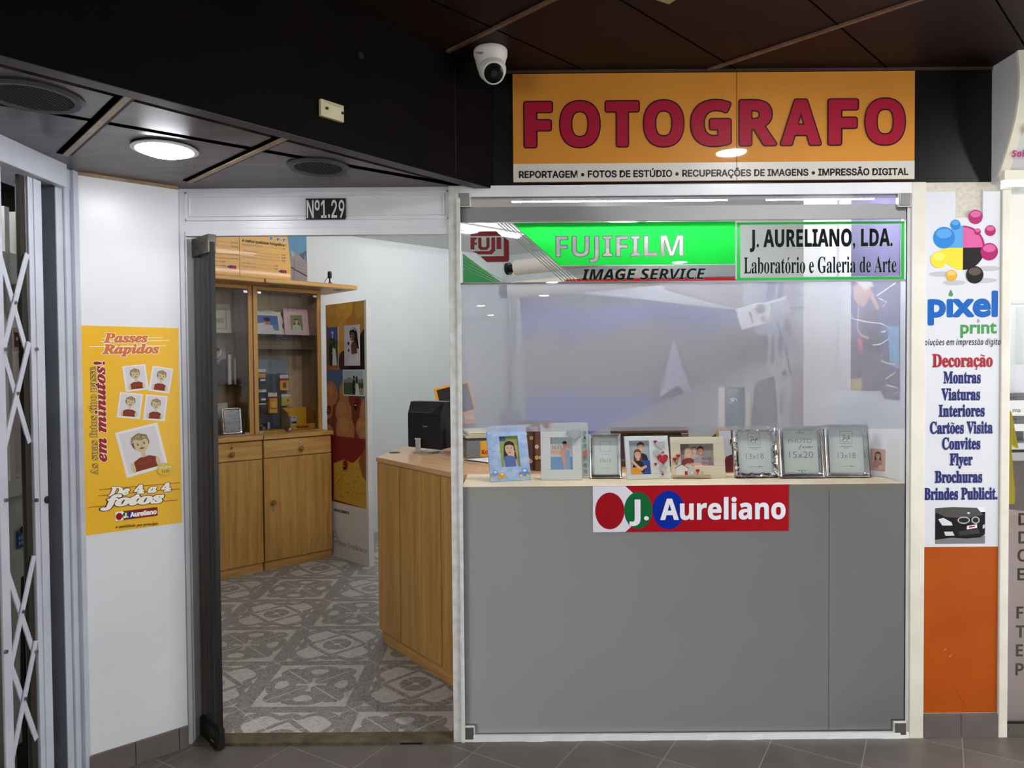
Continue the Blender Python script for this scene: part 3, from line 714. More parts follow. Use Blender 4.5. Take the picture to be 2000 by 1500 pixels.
# lilac hazy film
FILM = haze_film('lilac_haze_film', (232, 236, 252), .67, .4, .0)
zf0, zf1 = fa(1335, 841)[1], fa(1335, 552)[1]
obj(G().box(xw0+.001,   .0103, zf0, xw1, .0113, zf1, FILM), 'window_film', label='translucent lilac film on the display glass', cat='window film')
# white ledge strip between sign and film
obj(G().box(xw0+.001,   .0103, zf1, xw1, .0128, zb-.001, mat((214, 216, 224), .4)), 'vinyl_strip', label='narrow white strip under the green window signs', cat='strip')
# J. Aureliano sticker on the grey board
x0, x1 = at(1158, 990).x, at(1540, 990).x; z0, z1 = fa(1349, 1038)[1], fa(1349, 948)[1]; hh = z1-z0; jx = lambda px: at(px, 990).x; jz = lambda py: fa(1349, py)[1]
def logo(g, x0, z0, w, h, R1, GN, BL, WH, RB):
    X = lambda u: x0+w*u; Z = lambda v: z0+h*v
    g.rect(x0, z0, x0+w, z0+h, WH)
    arc = [(X(.165+.04*math.sin(math.pi*k/10)+0.0), Z(1-k/10)) for k in range(11)]
    g.poly([(X(.165), Z(1))]+[(X(.165+.085*math.sin(math.pi*k/14)), Z(1-k/14)) for k in range(15)]+[(X(1), Z(0)), (X(1), Z(1))], RB)
    g.ell(X(.086), Z(.46), w*.075, h*.40, R1); g.ell(X(.231), Z(.47), w*.072, h*.40, GN, 32); g.ell(X(.386), Z(.47), w*.082, h*.42, BL, 32)
SRED, SGRN, SBLU = mat((150, 14, 26), .4, spec=.15), mat((18, 98, 52), .4, spec=.15), mat((8, 40, 146), .4, spec=.15)
t = thing('glass_sticker', 'red banner sticker with red, green and blue dots below the shelf edge', 'sticker', T((x0+x1)/2, -.0006, z0))
g = G(lay=-.0006, step=.00006); logo(g, x0, z0, x1-x0, hh, SRED, SGRN, SBLU, mat((214, 214, 222), .4), mat((158, 14, 28), .4, spec=.15))
obj(g, 'banner_sheet', t)
g = G(lay=-.003, step=.00006); WT = mat((226, 226, 232), .4)
g.text('J.', jx(1230), jz(1014), hh*.43, WT, w=jx(1266)-jx(1230), st='sansb', off=.016); g.text('Aureliano', jx(1290), jz(1014), hh*.44, WT, w=jx(1533)-jx(1290), st='sansb', off=.016)
obj(g, 'banner_lettering', t)
# ================================================================ PILLAR SIGNS
x0, x1 = xr+.001, xq1-.003; cxp = (x0+x1)/2; px_ = lambda q, y=720: at(q, y, -.006).x; pz = lambda q, x=1877: fa(x, q, -.006)[1]
z0, z1 = pz(1068), pz(374)
t = thing('pillar_sign', 'white panel with coloured bubbles listing printing services on the pillar', 'sign', T(cxp, -.006, z0))
n0, n1 = px_(1866, 400), px_(1920, 400); zn = pz(425)
obj(G().prism([(x0, z0), (x1, z0), (x1, z1), (n1, z1), (n1, zn), (n0, zn), (n0, z1), (x0, z1)], -.006, 0, noisy('white_dibond', (208, 211, 217), (214, 217, 222), 3, .35)), 'sign_panel', t)
g = G(lay=-.0064, step=.00006); q = lambda a, b: (px_(a), pz(b)); sc = q(1001, 700)[0]-q(1000, 700)[0]
def bubble(px, py, r, c, hl):
    x, z = q(px, py); r *= sc; g.ell(x, z, r, r, c, 36); g.ell(x, z+r*.38, r*.72, r*.45, hl, 24)
CY, MG, YE, BK = mat((40, 130, 205), .3), mat((170, 28, 100), .3), mat((232, 214, 60), .3), mat((24, 22, 22), .3)
CYl, MGl, YEl, BKl = mat((86, 160, 220), .3), mat((212, 96, 156), .3), mat((240, 226, 110), .3), mat((92, 80, 74), .3)
SHA = mat((186, 186, 194), .4)
for a, b, rx in ((1837, 535, 24), (1862, 552, 22), (1920, 548, 26), (1930, 525, 22)): g.ell(*q(a, b), rx*sc, 5*sc, SHA)
cx, cz = q(1879, 484); r = 43*sc
for a0, c in ((90, CYl), (0, MG), (180, YE), (270, BK)):
    g.poly([(cx, cz)]+[(cx+r*math.cos(R_(a0+i*9)), cz+r*math.sin(R_(a0+i*9))) for i in range(11)], c)
g.poly([(cx, cz)]+[(cx+r*.9*math.cos(R_(i*9)), cz+r*.9*math.sin(R_(i*9))+.002) for i in range(11)], MGl)
for a in ((1842, 464, 21, CY, CYl), (1864, 439, 10, CY, CYl), (1903, 424, 14, MG, MGl), (1932, 451, 10.5, MG, MGl), (1907, 453, 6.5, MG, MGl), (1930, 492, 17, MG, MGl), (1832, 507, 16, YE, YEl), (1857, 538, 11, mat((222, 168, 60), .3), mat((236, 196, 110), .3)), (1902, 537, 17, BK, BKl)): bubble(*a)
obj(g, 'bubble_emblem', t, label='cyan, magenta, yellow and black bubble emblem')
g = G(lay=-.0064, step=.00006)
PB = mat((24, 96, 180), .3); PG = mat((70, 146, 76), .35)
def tline(s, xa, xb, yb, yt, m, st='sansb', off=0.0, shear=0.0): g.text(s, px_(xa), pz(yb), abs(pz(yt)-pz(yb)), m, w=px_(xb)-px_(xa), st=st, off=off, shear=shear)
def xline(s, xa, xb, yb, hx, m, st='sansb', off=0.0):
    """fits by x-height text: hx is the pixel cap height"""
    g.text(s, px_(xa), pz(yb), hx*sc, m, w=px_(xb)-px_(xa), st=st, off=off)
xline('p\u0131xel', 1814, 1945, 617, 46, PB, 'sans', .042)
x, z = q(1856, 573); g.poly([(x, z+.016), (x+.008, z), (x+.0095, z-.006), (x+.005, z-.0115), (x-.005, z-.0115), (x-.0095, z-.006), (x-.008, z)], PG)
xline('pr\u0131nt', 1876, 1945, 651, 24, PG, 'sans', .03)
x, z = q(1910, 627); g.poly([(x, z+.010), (x+.006, z), (x+.004, z-.007), (x-.004, z-.007), (x-.006, z)], mat((160, 160, 164), .4))
xline('soluções em impressão digita', 1800, 1954, 674, 12, mat((30, 34, 44), .4), 'sansbi', -.01)
LB = mat((26, 34, 104), .4)
xline('Decoração', 1821, 1938, 716, 24, mat((160, 34, 48), .4), 'serifb', .03)
for s, a, b, y in (('Montras', 1843, 1915, 748), ('Viaturas', 1839, 1914, 781), ('Interiores', 1834, 1923, 813), ('Cartões Visita', 1817, 1939, 846), ('Convites', 1841, 1915, 877), ('Flyer', 1856, 1900, 908), ('Brochuras', 1827, 1919, 942), ('Brindes Publicit.', 1806, 1949, 975)):
    xline(s, a, b, y, 22, LB, 'serifb', .03)
obj(g, 'sign_lettering', t)
g = G(lay=-.0064, step=.00006)                                   # the car photograph
B = lambda *p: [q(a, b) for a, b in p]
g.poly(B((1828, 990), (1926, 990), (1926, 1062), (1828, 1062)), mat((226, 228, 232), .35))
BKC, GRC = mat((26, 25, 26), .25), mat((80, 76, 76), .25)
g.poly(B((1828, 1040), (1926, 1046), (1926, 1062), (1828, 1062)), mat((120, 118, 118), .35))
g.poly(B((1828, 998), (1850, 1004), (1926, 1000), (1926, 1044), (1916, 1050), (1890, 1052), (1860, 1050), (1828, 1054)), BKC)
g.poly(B((1828, 992), (1862, 990), (1910, 992), (1922, 1006), (1890, 1012), (1850, 1010), (1828, 1000)), GRC)
g.poly(B((1834, 1014), (1844, 1011), (1860, 1020), (1862, 1026), (1842, 1026)), mat((206, 214, 220), .3))
for a in (1884, 1907): g.ell(*q(a, 1016), 12*sc if a < 1890 else 8*sc, 7*sc, mat((190, 192, 194), .3)); g.ell(*q(a, 1016), (10 if a < 1890 else 6)*sc, 5*sc, BKC); [g.line([q(a-8+k*4, 1011), q(a-8+k*4, 1021)], .0012, GRC) for k in range(5)]
g.poly(B((1890, 1027), (1910, 1024), (1910, 1031), (1890, 1034)), mat((230, 230, 230), .4)); g.poly(B((1894, 1028), (1906, 1026), (1906, 1029), (1894, 1031)), mat((160, 30, 40), .4))
g.poly(B((1845, 1038), (1862, 1038), (1866, 1046), (1848, 1046)), mat((200, 204, 208), .3)); g.poly(B((1872, 1038), (1912, 1032), (1916, 1042), (1876, 1046)), mat((58, 56, 56), .3))
g.ell(*q(1893, 1002), 3*sc, 2*sc, mat((200, 204, 210), .3)); g.poly(B((1921, 1026), (1925, 1024), (1925, 1031), (1921, 1033)), mat((200, 204, 208), .3))
obj(g, 'car_photo', t, label='photo of a black car front')
g = G().box(x0, -.005, pz(1392), x1, 0, z0-.001, noisy('orange_board', (164, 72, 11), (172, 80, 16), 4, .5, spec=.15)); g.lay = -.0053
g.poly([q(1857, 1283), q(1863, 1277), q(1860, 1282)], mat((235, 170, 130), .5)); g.poly([q(1846, 1270), q(1853, 1265), q(1849, 1270)], mat((225, 150, 100), .5))
g.line([q(1870, 1345), q(1878, 1360), q(1884, 1368), q(1892, 1384)], .003, mat((150, 66, 18), .5))
obj(g, 'pillar_panel', label='plain orange panel on the lower half of the pillar', cat='panel')
# ================================================================ PEOPLE IN PRINTED PHOTOS (flat print work)
SK1, SK2, SK3 = mat((222, 178, 152), .5), mat((196, 140, 108), .5), mat((104, 66, 48), .5)
def bust(g, cx, cz, s, skin, hair, top, long=False, lean=0, shoulders=1.0, smile=True):
    """head of height s centred on (cx, cz); torso hangs below"""
    X = lambda u, v: (cx+u*s+lean*v*s*.25, cz+v*s)
    if long: g.poly([X(-.42, .15), X(-.30, .52), X(0, .62), X(.30, .52), X(.42, .15), X(.50, -.75), X(.2, -.95), X(-.2, -.95), X(-.50, -.75)], hair)
    g.poly([X(-.14, -.3), X(.14, -.3), X(.2, -.72), X(-.2, -.72)], skin)
    q = shoulders
    g.poly([X(-.22, -.62), X(.22, -.62), X(.72*q, -.82), X(.88*q, -1.2), X(.9*q, -1.9), X(-.9*q, -1.9), X(-.88*q, -1.2), X(-.72*q, -.82)], top)
    g.ell(*X(0, .16), .40*s, .44*s, hair)
    g.poly([X(-.33, .2), X(-.34, -.05), X(-.24, -.36), X(0, -.5), X(.24, -.36), X(.34, -.05), X(.33, .2), X(.16, .36), X(-.16, .36)], skin)
    g.poly([X(-.36, .12), X(-.38, .4), X(0, .6), X(.38, .4), X(.36, .12), X(.26, .26), X(0, .33), X(-.26, .26)], hair)
    dk = mat((40, 28, 24), .5)
    for u in (-.15, .15): g.ell(*X(u, .04), .05*s, .03*s, dk, 10); g.line([X(u-.08, .13), X(u+.08, .13)], .02*s, dk)
    g.line([X(.02, .02), X(.04, -.13), X(-.03, -.15)], .016*s, mat((150, 100, 80), .5))
    g.ell(*X(0, -.28), .11*s, .035*s, mat((230, 225, 220), .5) if smile else mat((150, 70, 64), .5), 12)
# ---------------------------------------------------------------- poster on the angled wall
PY = noisy('yellow_poster_paper', (236, 182, 26), (240, 190, 34), 2, .3, coat=.3)
c4 = [onM(a, b, WALLM) for a, b in ((160, 1046), (350, 1022), (347, 642), (150, 634))]
w0 = min(c[0] for c in c4); w1 = max(c[0] for c in c4)
t = thing('poster', 'yellow Passes Rápidos poster with five child portraits', 'poster', WALLM @ T((w0+w1)/2, -.001, c4[0][1]))
w = lambda a, b: onM(a, b, WALLM)
wx0, wx1 = .006, WL-.008; wz0, wz1 = (c4[0][1]+c4[1][1])/2, (c4[2][1]+c4[3][1])/2
obj(G(WALLM).box(wx0, -.0012, wz0, wx1, 0, wz1, PY), 'poster_sheet', t)
ptop = lambda px: 634+(px-150)*8/197
pbot = lambda px: 1046-(px-160)*24/190
U = lambda px, py: (wx0+(wx1-wx0)*(px-156)/(349-156), wz1-(wz1-wz0)*(py-ptop(px))/(pbot(px)-ptop(px)))
def ptext(g, s, a, b, h, m, rot=0, **k):
    xa, za = U(*a); xb, zb = U(*b); g.text(s, xa, za, h, m, w=math.hypot(xb-xa, zb-za), rot=math.degrees(math.atan2(zb-za, xb-xa)), **k)
g = G(WALLM, lay=-.0015, step=.00006); OR = mat((206, 116, 52), .4); WH = mat((246, 240, 226), .4); DR = mat((150, 40, 34), .4); BN = mat((60, 30, 14), .4)
for a, b, y in ((196, 330, 666), (176, 322, 676), (200, 316, 660)): g.line([U(a, y), U(b, y)], .0022, WH)
ptext(g, 'Passes', (203, 668), (286, 668), .033, OR, st='serifbi', off=.04, outl=(.075, WH))
ptext(g, 'Rápidos', (200, 690), (308, 690), .033, OR, st='serifbi', off=.04, outl=(.075, WH))
ptext(g, 'As suas fotos tipo passe', (186, 926), (186, 716), .023, mat((228, 190, 96), .4), st='serifb', outl=(.04, BN))
ptext(g, 'em minutos!', (203, 900), (203, 706), .034, DR, st='serifbi', off=.03, outl=(.055, WH))
for a, b, y in ((188, 346, 950), (168, 340, 984), (186, 345, 962)): g.line([U(a, y+6), U(b, y-6)], .0022, DR)
ptext(g, 'De 4 a 4', (206, 968), (326, 960), .030, WH, st='serifbi', off=.045, outl=(.085, BN))
ptext(g, 'fotos', (192, 990), (310, 982), .040, WH, st='serifbi', off=.045, outl=(.085, BN))
xa, za = U(217, 1018); xb, _ = U(299, 1018); lz = .034
logo(g, xa, za, xb-xa, lz, SRED, SGRN, SBLU, WH, mat((130, 22, 34), .35))
g.text('J.', xa+(xb-xa)*.19, za+lz*.25, lz*.48, WH, w=(xb-xa)*.1, st='inter', off=.05); g.text('Aureliano', xa+(xb-xa)*.35, za+lz*.25, lz*.48, WH, w=(xb-xa)*.62, st='inter', off=.05)
ptext(g, 'a qualidade por princípio', (217, 1032), (300, 1026), .0105, BN, st='serifbi')
obj(g, 'poster_print', t, label='red, white and orange poster lettering')
SEP1, SEP2, SEP3 = mat((206, 190, 146), .5), mat((92, 76, 46), .5), mat((128, 50, 28), .5)
def minip(cx, cy, wd_, ht, rot):
    x, z = U(cx, cy); F = WALLM @ T(x, -.002, z) @ RY(rot); g = G(F, lay=0, step=.00006); a, b = wd_/2, ht/2
    g.rect(-a, -b, a, b, mat((232, 228, 226), .35)); g.rect(-a*.86, -b*.88, a*.86, b*.9, mat((214, 210, 214), .35))
    s = ht*.40; cz = b*.28
    g.poly([(-a*.62, -b*.86), (-a*.5, -b*.42), (-a*.2, -b*.3), (a*.25, -b*.3), (a*.55, -b*.42), (a*.66, -b*.86)], SEP3)
    for e in (-1, 1): g.ell(e*a*.60, -b*.66, a*.10, b*.24, SEP1, 16)
    g.rect(-.09*s, cz-s*.75, .12*s, cz-.3*s, SEP1); g.ell(0, cz+.08*s, .44*s, .46*s, SEP2); g.ell(.02*s, cz-.03*s, .36*s, .44*s, SEP1)
    g.poly([(-.42*s, cz+.05*s), (-.4*s, cz+.42*s), (0, cz+.6*s), (.4*s, cz+.4*s), (.42*s, cz+.02*s), (.28*s, cz+.22*s), (.05*s, cz+.16*s), (-.2*s, cz+.28*s)], mat((150, 132, 88), .5))
    random.seed(4)
    for k in range(22):
        t_ = random.uniform(.15, 3.0); r1 = random.uniform(.34, .50)*s
        g.line([(r1*.95*math.cos(t_), cz+.08*s+r1*math.sin(t_)), (r1*.95*math.cos(t_+.25), cz+.06*s+r1*.86*math.sin(t_+.25))], .028*s, (mat((222, 212, 176), .5), SEP2, mat((150, 132, 88), .5))[k % 3])
    for u in (-.15, .17): g.ell(u*s, cz-.02*s, .05*s, .032*s, mat((44, 32, 22), .5), 10); g.line([(u*s-.07*s, cz+.07*s), (u*s+.07*s, cz+.075*s)], .02*s, SEP2); g.ell((u*1.35)*s, cz-.16*s, .07*s, .05*s, mat((216, 200, 160), .5), 10)
    for k in range(5): g.line([(-a*.3+a*.13*k, -b*.5), (-a*.24+a*.12*k, -b*.62)], .012*s, mat((176, 110, 84), .5))
    g.ell(.01*s, cz-.25*s, .12*s, .04*s, mat((120, 70, 50), .5), 10); g.line([(.02*s, cz-.02*s), (.04*s, cz-.14*s)], .015*s, SEP2)
    obj(g, 'portrait_print', t)
for a in ((261, 738, .080, .098, -6), (311, 742, .076, .098, 10), (249, 792, .080, .096, 8), (299, 797, .078, .098, 7), (271, 879, .150, .178, -12)): minip(*a)
g = G(WALLM, lay=-.0052, step=.00006); x, z = U(316, 917)
g.poly([(x+(.034 if i % 2 else .027)*math.cos(i*math.pi/18), z+(.027 if i % 2 else .021)*math.sin(i*math.pi/18)) for i in range(36)], mat((216, 190, 60), .4))
g.text('OFERTA', x, z+.003, .008, WH, w=.042, st='inter', al='C', off=.03, outl=(.06, BN)); g.text('1 x 10', x, z-.013, .010, DR, w=.026, st='inter', al='C', off=.03)
obj(g, 'star_badge', t, label='yellow OFERTA star badge')
# ================================================================ INSIDE: LIGHTS
def tube_light(x, y, z, ang, n, label, group=None, k=1.0):
    M = T(x, y, z) @ RZ(ang); t = thing('fluorescent_light', label, 'ceiling light', M, group)
    obj(G(M).box(-n/2, -.05, -.012, n/2, .05, 0, mat((228, 228, 228), .4)).box(-n/2, -.012, -.03, -n/2+.03, .012, -.012, PAPER).box(n/2-.03, -.012, -.03, n/2, .012, -.012, PAPER), 'light_housing', t)
    obj(G(M).cyl((-n/2+.03, 0, -.028), (n/2-.03, 0, -.028), .015, mat((248, 250, 255), .5, emit=TUBE_POWER*k, name='tube_glow'), n=10), 'light_tube', t)
for x, y in ((-.75, 1.55), (-.35, 3.1), (.95, 1.35), (1.0, 3.0)):
    tube_light(x, y, 2.70, 43, 1.2, 'fluorescent tube light on the shop ceiling', 'shop ceiling tubes')
tube_light(.45, .105, 2.2365, 0, .95, 'fluorescent display tube behind the window top, over the red octagon emblem sign', None, 2.2)
tube_light(1.28, .105, 2.2365, 0, .5, 'short fluorescent display tube behind the window top, over the green bordered sign', None, 2.2)
# ================================================================ CABINETS
def cq(px, py, y): return onM(px, py, CAB, y)
INB = wood('cabinet_lining', (174, 142, 100), (190, 160, 118), (202, 172, 132), (14, 14, 1.2), .5, 0)
def knob(g, x, z, y=0.0, m=mat((150, 100, 46), .4), r=.020):
    g.lathe([(r*.45, 0), (r*.42, .010), (r*.95, .014), (r, .022), (r*.7, .029), (.001, .031)], m, (x, y, z), (0, -1, 0), 16)
def lock(g, x, z, y=0.0): g.lathe([(.011, 0), (.011, .004), (.008, .007), (.001, .007)], CHROME, (x, y, z), (0, -1, 0), 14); g.box(x-.001, y-.0075, z-.006, x+.001, y-.007, z+.006, BLACK)
def cabinet(u0, u1, label, doors, cor1, marks):
    t = thing('display_cabinet', label, 'cabinet', CAB @ T((u0+u1)/2, .2, 0)); g = lambda: G(CAB)
    obj(g().box(u0+.002, .022, .0, u1-.002, .45, .985, OAK).box(u0+.004, .012, 0, u1-.004, .022, .062, OAKH), 'cabinet_body', t, bevel=.002)
    obj(g().box(u0-.0, -.014, .988, u1+(.012 if u1 > .1 else .001), .46, 1.020, OAKH), 'countertop', t, bevel=.004)
    dr = obj(g().box(u0+.006, 0, .848, u1-.004, .020, .980, OAKH), 'drawer', t, bevel=.0015)
    ku = marks['drawer']; k = g(); knob(k, ku, .900); obj(k, 'knob', dr, smooth=True); k = g(); lock(k, ku, .946); obj(k, 'lock', dr, label='chrome lock', smooth=True)
    for i, (a, b) in enumerate(doors):
        dd = obj(g().box(a+.003, 0, .068, b-.003, .020, .842, OAK), 'door', t, bevel=.0015)
        if i in marks['doors']:
            ku = marks['doors'][i]; k = g(); knob(k, ku, .508); obj(k, 'knob', dd, smooth=True); k = g(); lock(k, ku, .448); obj(k, 'lock', dd, label='chrome lock', smooth=True)
    # glazed upper part
    yf, yb, zb_, zt_ = .14, .45, 1.021, 2.15; sw = .034
    obj(g().box(u0, yf, zb_, u0+sw, yf+.05, zt_, OAK).box(u1-sw, yf, zb_, u1, yf+.05, zt_, OAK).box(u0+sw, yf, zt_-.03, u1-sw, yf+.05, zt_, OAKH), 'cabinet_frame', t, bevel=.003)
    obj(g().box(u0+.004, yf+.05, zb_, u0+.02, yb, zt_, INB).box(u1-.02, yf+.05, zb_, u1-.004, yb, zt_, INB).box(u0+.004, yb, zb_, u1-.004, yb+.012, zt_, INB).box(u0+.02, yf+.05, zt_-.012, u1-.02, yb, zt_, INB).box(u0+.02, yf, zb_, u1-.02, yb, zb_+.004, OAKH), 'back_panel', t)
    for z in marks['shelves']:
        obj(g().box(u0+.021, yf+.03, z, u1-.021, yb-.002, z+.006, SHELFG), 'glass_shelf', t)
    um = (u0+u1)/2
    for a, b in ((u0+sw+.002, um-.001), (um+.001, u1-sw-.002)):
        gd = obj(g().box(a, yf+.006, zb_+.006, b, yf+.010, zt_-.034, PANE), 'glass_door', t)
        s = 1 if a > um-.01 else 0; e = b if s else a
        for z in (zt_-.05, zb_+.012): obj(g().box(e-.03 if s else e, yf+.002, z-.008, e if s else e+.03, yf+.013, z+.008, CHROME), 'hinge', gd)
    c = g().box(u0, -.085, 2.150, cor1, yb+.01, 2.186, OAKH)
    co = obj(c, 'cornice', t, bevel=.008)
    for u in marks['lights']: obj(g().lathe([(.036, 0), (.038, -.004), (.026, -.005), (.022, .0)], STEEL, (u, .03, 2.150)), 'cornice_light', co, smooth=True)
    return t
uR = .566
cabinet(.003, uR, 'oak glass-fronted display cabinet with a yellow film carton inside', [(.003, uR)], .775, {'drawer': cq(587, 870, 0)[0], 'doors': {0: cq(533, 980, 0)[0]}, 'shelves': (1.78, 1.665), 'lights': (.12, .66)})
cabinet(-.93, -.003, 'oak glass-fronted display cabinet half hidden behind the open smoked door', [(-.93, -.4665), (-.4665, -.003)], -.003, {'drawer': cq(452, 882, 0)[0], 'doors': {}, 'shelves': (1.78, 1.395), 'lights': (-.35,)})
# catch ball on the cabinet's glass doors
u, z = cq(566, 834, .12); obj(G(CAB).ball((u, .112, 1.0205+.019), .019, CHROME).cyl((u, .112, 1.0205), (u, .112, 1.026), .012, STEEL), 'door_catch', label='round chrome catch in front of the cabinet glass doors', cat='catch', smooth=True)
# ---- framed photos in the cabinets
def panelart(name, label, cat, M, w, h, th, edge, art, parts=None, lean=0, group=None):
    """leaning flat thing: base at M, w x h, art(g, w, h) printed on its face"""
    F = M @ RX(-lean); t = thing(name, label, cat, F, group)
    obj(G(F).box(-w/2, 0, 0, w/2, th, h, edge), parts[0] if parts else 'frame_board', t, bevel=.0015)
    g = G(F, lay=-.0004, step=.00006); art(g, w, h); obj(g, parts[1] if parts else 'photo_print', t)
    return t, F
zs1 = 1.786
u0_, _ = cq(487, 620, .34); u1_, zt_ = cq(548, 602, .34); u2_, _ = cq(601, 620, .34)
M = CAB @ T((u0_+u1_)/2+.01, .33, zs1); F = M @ RX(-14); wv, hv = (u1_-u0_)+.03, .205
t = thing('picture_frame', 'wavy cream photo frame with a baby portrait in the display cabinet', 'picture frame', F)
def wavy(w, h, k=.012, n=40):
    o = []
    for i in range(n):
        s = i/n*4; e = int(s); q = s-e; d = k*math.sin(q*4*math.pi)
        o.append([(-w/2+w*q, d*.6), (w/2+d, h*q), (w/2-w*q, h-d*.6), (-w/2-d, h-h*q)][e])
    return o
obj(G(F).prism(wavy(wv, hv), 0, .012, mat((226, 222, 208), .5)), 'frame_border', t)
g = G(F, lay=-.0004, step=.00006); a, b = wv*.36, hv
g.rect(-a, b*.2, a, b*.8, mat((66, 110, 168), .4)); g.rect(-a, b*.2, a, b*.42, mat((98, 128, 176), .4)); g.poly([(-a, b*.2), (-a*.8, b*.46), (-a*.1, b*.52), (a*.5, b*.4), (a*.6, b*.2)], mat((224, 222, 224), .5))
g.ell(a*.12, b*.56, .026, .030, SK2); g.ell(a*.12, b*.64, .027, .018, mat((40, 30, 28), .5)); [g.ell(a*.12+e, b*.57, .0035, .0025, BLACK, 8) for e in (-.009, .009)]; g.line([(a*.12-.006, b*.49), (a*.12+.006, b*.49)], .0025, RED)
for e in range(5): g.ell(wv*.43, b*(.2+.15*e), .004, .004, mat((220, 190, 120), .5), 8)
obj(g, 'photo_print', t)
def pinkart(g, w, h):
    g.rect(-w*.5, 0, w*.5, h, mat((226, 190, 192), .5)); g.rect(-w*.27, h*.2, w*.27, h*.78, mat((196, 176, 118), .5)); g.rect(-w*.24, h*.22, w*.24, h*.76, mat((120, 134, 84), .5))
    g2 = h*.30; bust(g, 0, h*.53, g2*.62, SK1, mat((44, 28, 24), .5), mat((190, 206, 170), .5), True)
    for x_, z_, c in ((-.36, .12, 0), (.36, .12, 1), (-.36, .5, 1), (.38, .62, 0), (.3, .9, 1), (-.1, .92, 0), (-.1, .08, 1)): g.ell(w*x_, h*z_, .005, .005, (mat((214, 120, 130), .5), mat((232, 206, 120), .5))[c], 10)
panelart('picture_frame', 'pink photo frame with a long haired girl in the display cabinet', 'picture frame', CAB @ T((u1_+u2_)/2+.005, .30, zs1) @ RZ(-6), (u2_-u1_)*.86, .225, .010, mat((226, 190, 192), .5), pinkart, ('frame_border', 'photo_print'), 10)
zb_ = 1.0255
def ornart(g, w, h):
    g.rect(-w/2, 0, w/2, h, mat((206, 196, 178), .6)); g.rect(-w*.32, h*.16, w*.32, h*.84, mat((170, 156, 124), .6)); g.rect(-w*.26, h*.2, w*.26, h*.8, mat((196, 188, 160), .6))
    for k in range(4): g.ell(-w*.12+w*.08*k, h*.45, .012, .02, mat((160, 150, 124), .6), 12)
u, z = cq(430, 610, .36)
panelart('picture_frame', 'cream embossed picture frame on the top shelf behind the smoked door edge', 'picture frame', CAB @ T(u, .36, zs1), .17, .235, .014, mat((206, 196, 178), .6), ornart, ('frame_border', 'photo_print'), 6)
def brideart(g, w, h):
    g.rect(-w/2, 0, w/2, h, mat((70, 58, 52), .4)); g.rect(-w/2, h*.62, w/2, h, mat((150, 142, 132), .4))
    g.poly([(-w*.5, 0), (-w*.46, h*.5), (-w*.1, h*.6), (w*.26, h*.55), (w*.36, h*.2), (w*.3, 0)], mat((52, 40, 38), .4))
    g.ell(w*.05, h*.80, w*.26, h*.12, mat((214, 208, 204), .4)); g.ell(w*.0, h*.79, w*.2, h*.11, SK2); g.ell(w*.03, h*.86, w*.2, h*.05, mat((90, 60, 46), .5)); g.poly([(-w*.3, h*.55), (w*.2, h*.62), (w*.2, h*.50), (-w*.1, h*.47)], mat((120, 100, 112), .4))
    g.line([(-w*.4, h*.55), (w*.1, h*.57), (w*.3, h*.62)], .004, mat((220, 214, 214), .4))
u, z = cq(428, 710, .38)
panelart('photo_print', 'dark bridal photograph standing on the middle shelf behind the smoked door edge', 'photo', CAB @ T(u-.02, .37, 1.402), .15, .315, .006, BLACK, brideart, ('print_board', 'photo_image'), 5)
u, _ = cq(449, 720, .36); obj(G(CAB).cyl((u, .37, 1.402), (u, .37, 1.63), .014, PAPER), 'paper_tube', label='white paper tube upright on the cabinet middle shelf', cat='tube', smooth=True)
u, _ = cq(459, 730, .36); obj(G(CAB).box(u-.006, .36, 1.402, u+.008, .39, 1.60, mat((208, 204, 196), .6)), 'folded_card', label='slim folded card beside the white paper tube', cat='card')
# silver frames: one builder for the cabinet and the window
def silver_frame(F, w, h, b, art, label, wavy_=False, group=None, back=True):
    t = thing('picture_frame', label, 'picture frame', F, group)
    g = G(F); n = 22
    # stepped, rounded border swept round the opening
    o = [(-w/2, 0), (w/2, 0), (w/2, h), (-w/2, h)]
    prof = [(0, .004), (0, -.004), (b*.12, -.009), (b*.3, -.006), (b*.45, -.012), (b*.75, -.0105), (b*.9, -.004), (b, -.001)]
    rings = []
    for q, y in prof:
        ring = []
        for s in range(4):
            x0, z0 = o[s]; x1, z1 = o[(s+1) % 4]
            for k in range(n):
                f_ = k/n; px_x = x0+(x1-x0)*f_; px_z = z0+(z1-z0)*f_
                cx, cz = 0, h/2; ax = (w/2-q)/(w/2); az = (h/2-q)/(h/2)
                wob = (.0032*math.sin(f_*math.pi*7+s)+.002*math.sin(f_*math.pi*13)) if wavy_ and 0 < q < b else 0
                ring.append((px_x*ax, y-abs(wob)*1.2, cz+(px_z-cz)*az+wob*.6))
        rings.append(ring)
    N = len(rings[0]); v = [p for r in rings for p in r]
    fcs = [(j*N+i, j*N+(i+1) % N, (j+1)*N+(i+1) % N, (j+1)*N+i) for j in range(len(rings)-1) for i in range(N)]
    g.add(v, fcs, SILVER); g.box(-w/2+.002, .004, .002, w/2-.002, .008, h-.002, BLACK)
    obj(g, 'frame_border', t, smooth=True)
    g = G(F, lay=-.0006, step=.00006); g.rect(-w/2+b*.8, b*.8, w/2-b*.8, h-b*.8, mat((218, 228, 226), .3)); art(g, w, h); obj(g, 'paper_insert', t, label='pale printed paper insert')
    if back: obj(G(F).add([(-.03, .008, h*.62), (.03, .008, h*.62), (.035, .008+h*.22, -.0+h*.06), (-.035, .008+h*.22, h*.06)], [(0, 1, 2, 3)], BLACK).add([(-.03, .011, h*.62), (.03, .011, h*.62), (.035, .011+h*.22, h*.06), (-.035, .011+h*.22, h*.06)], [(3, 2, 1, 0)], BLACK), 'easel_back', t)
    return t
LT = mat((122, 130, 132), .5)
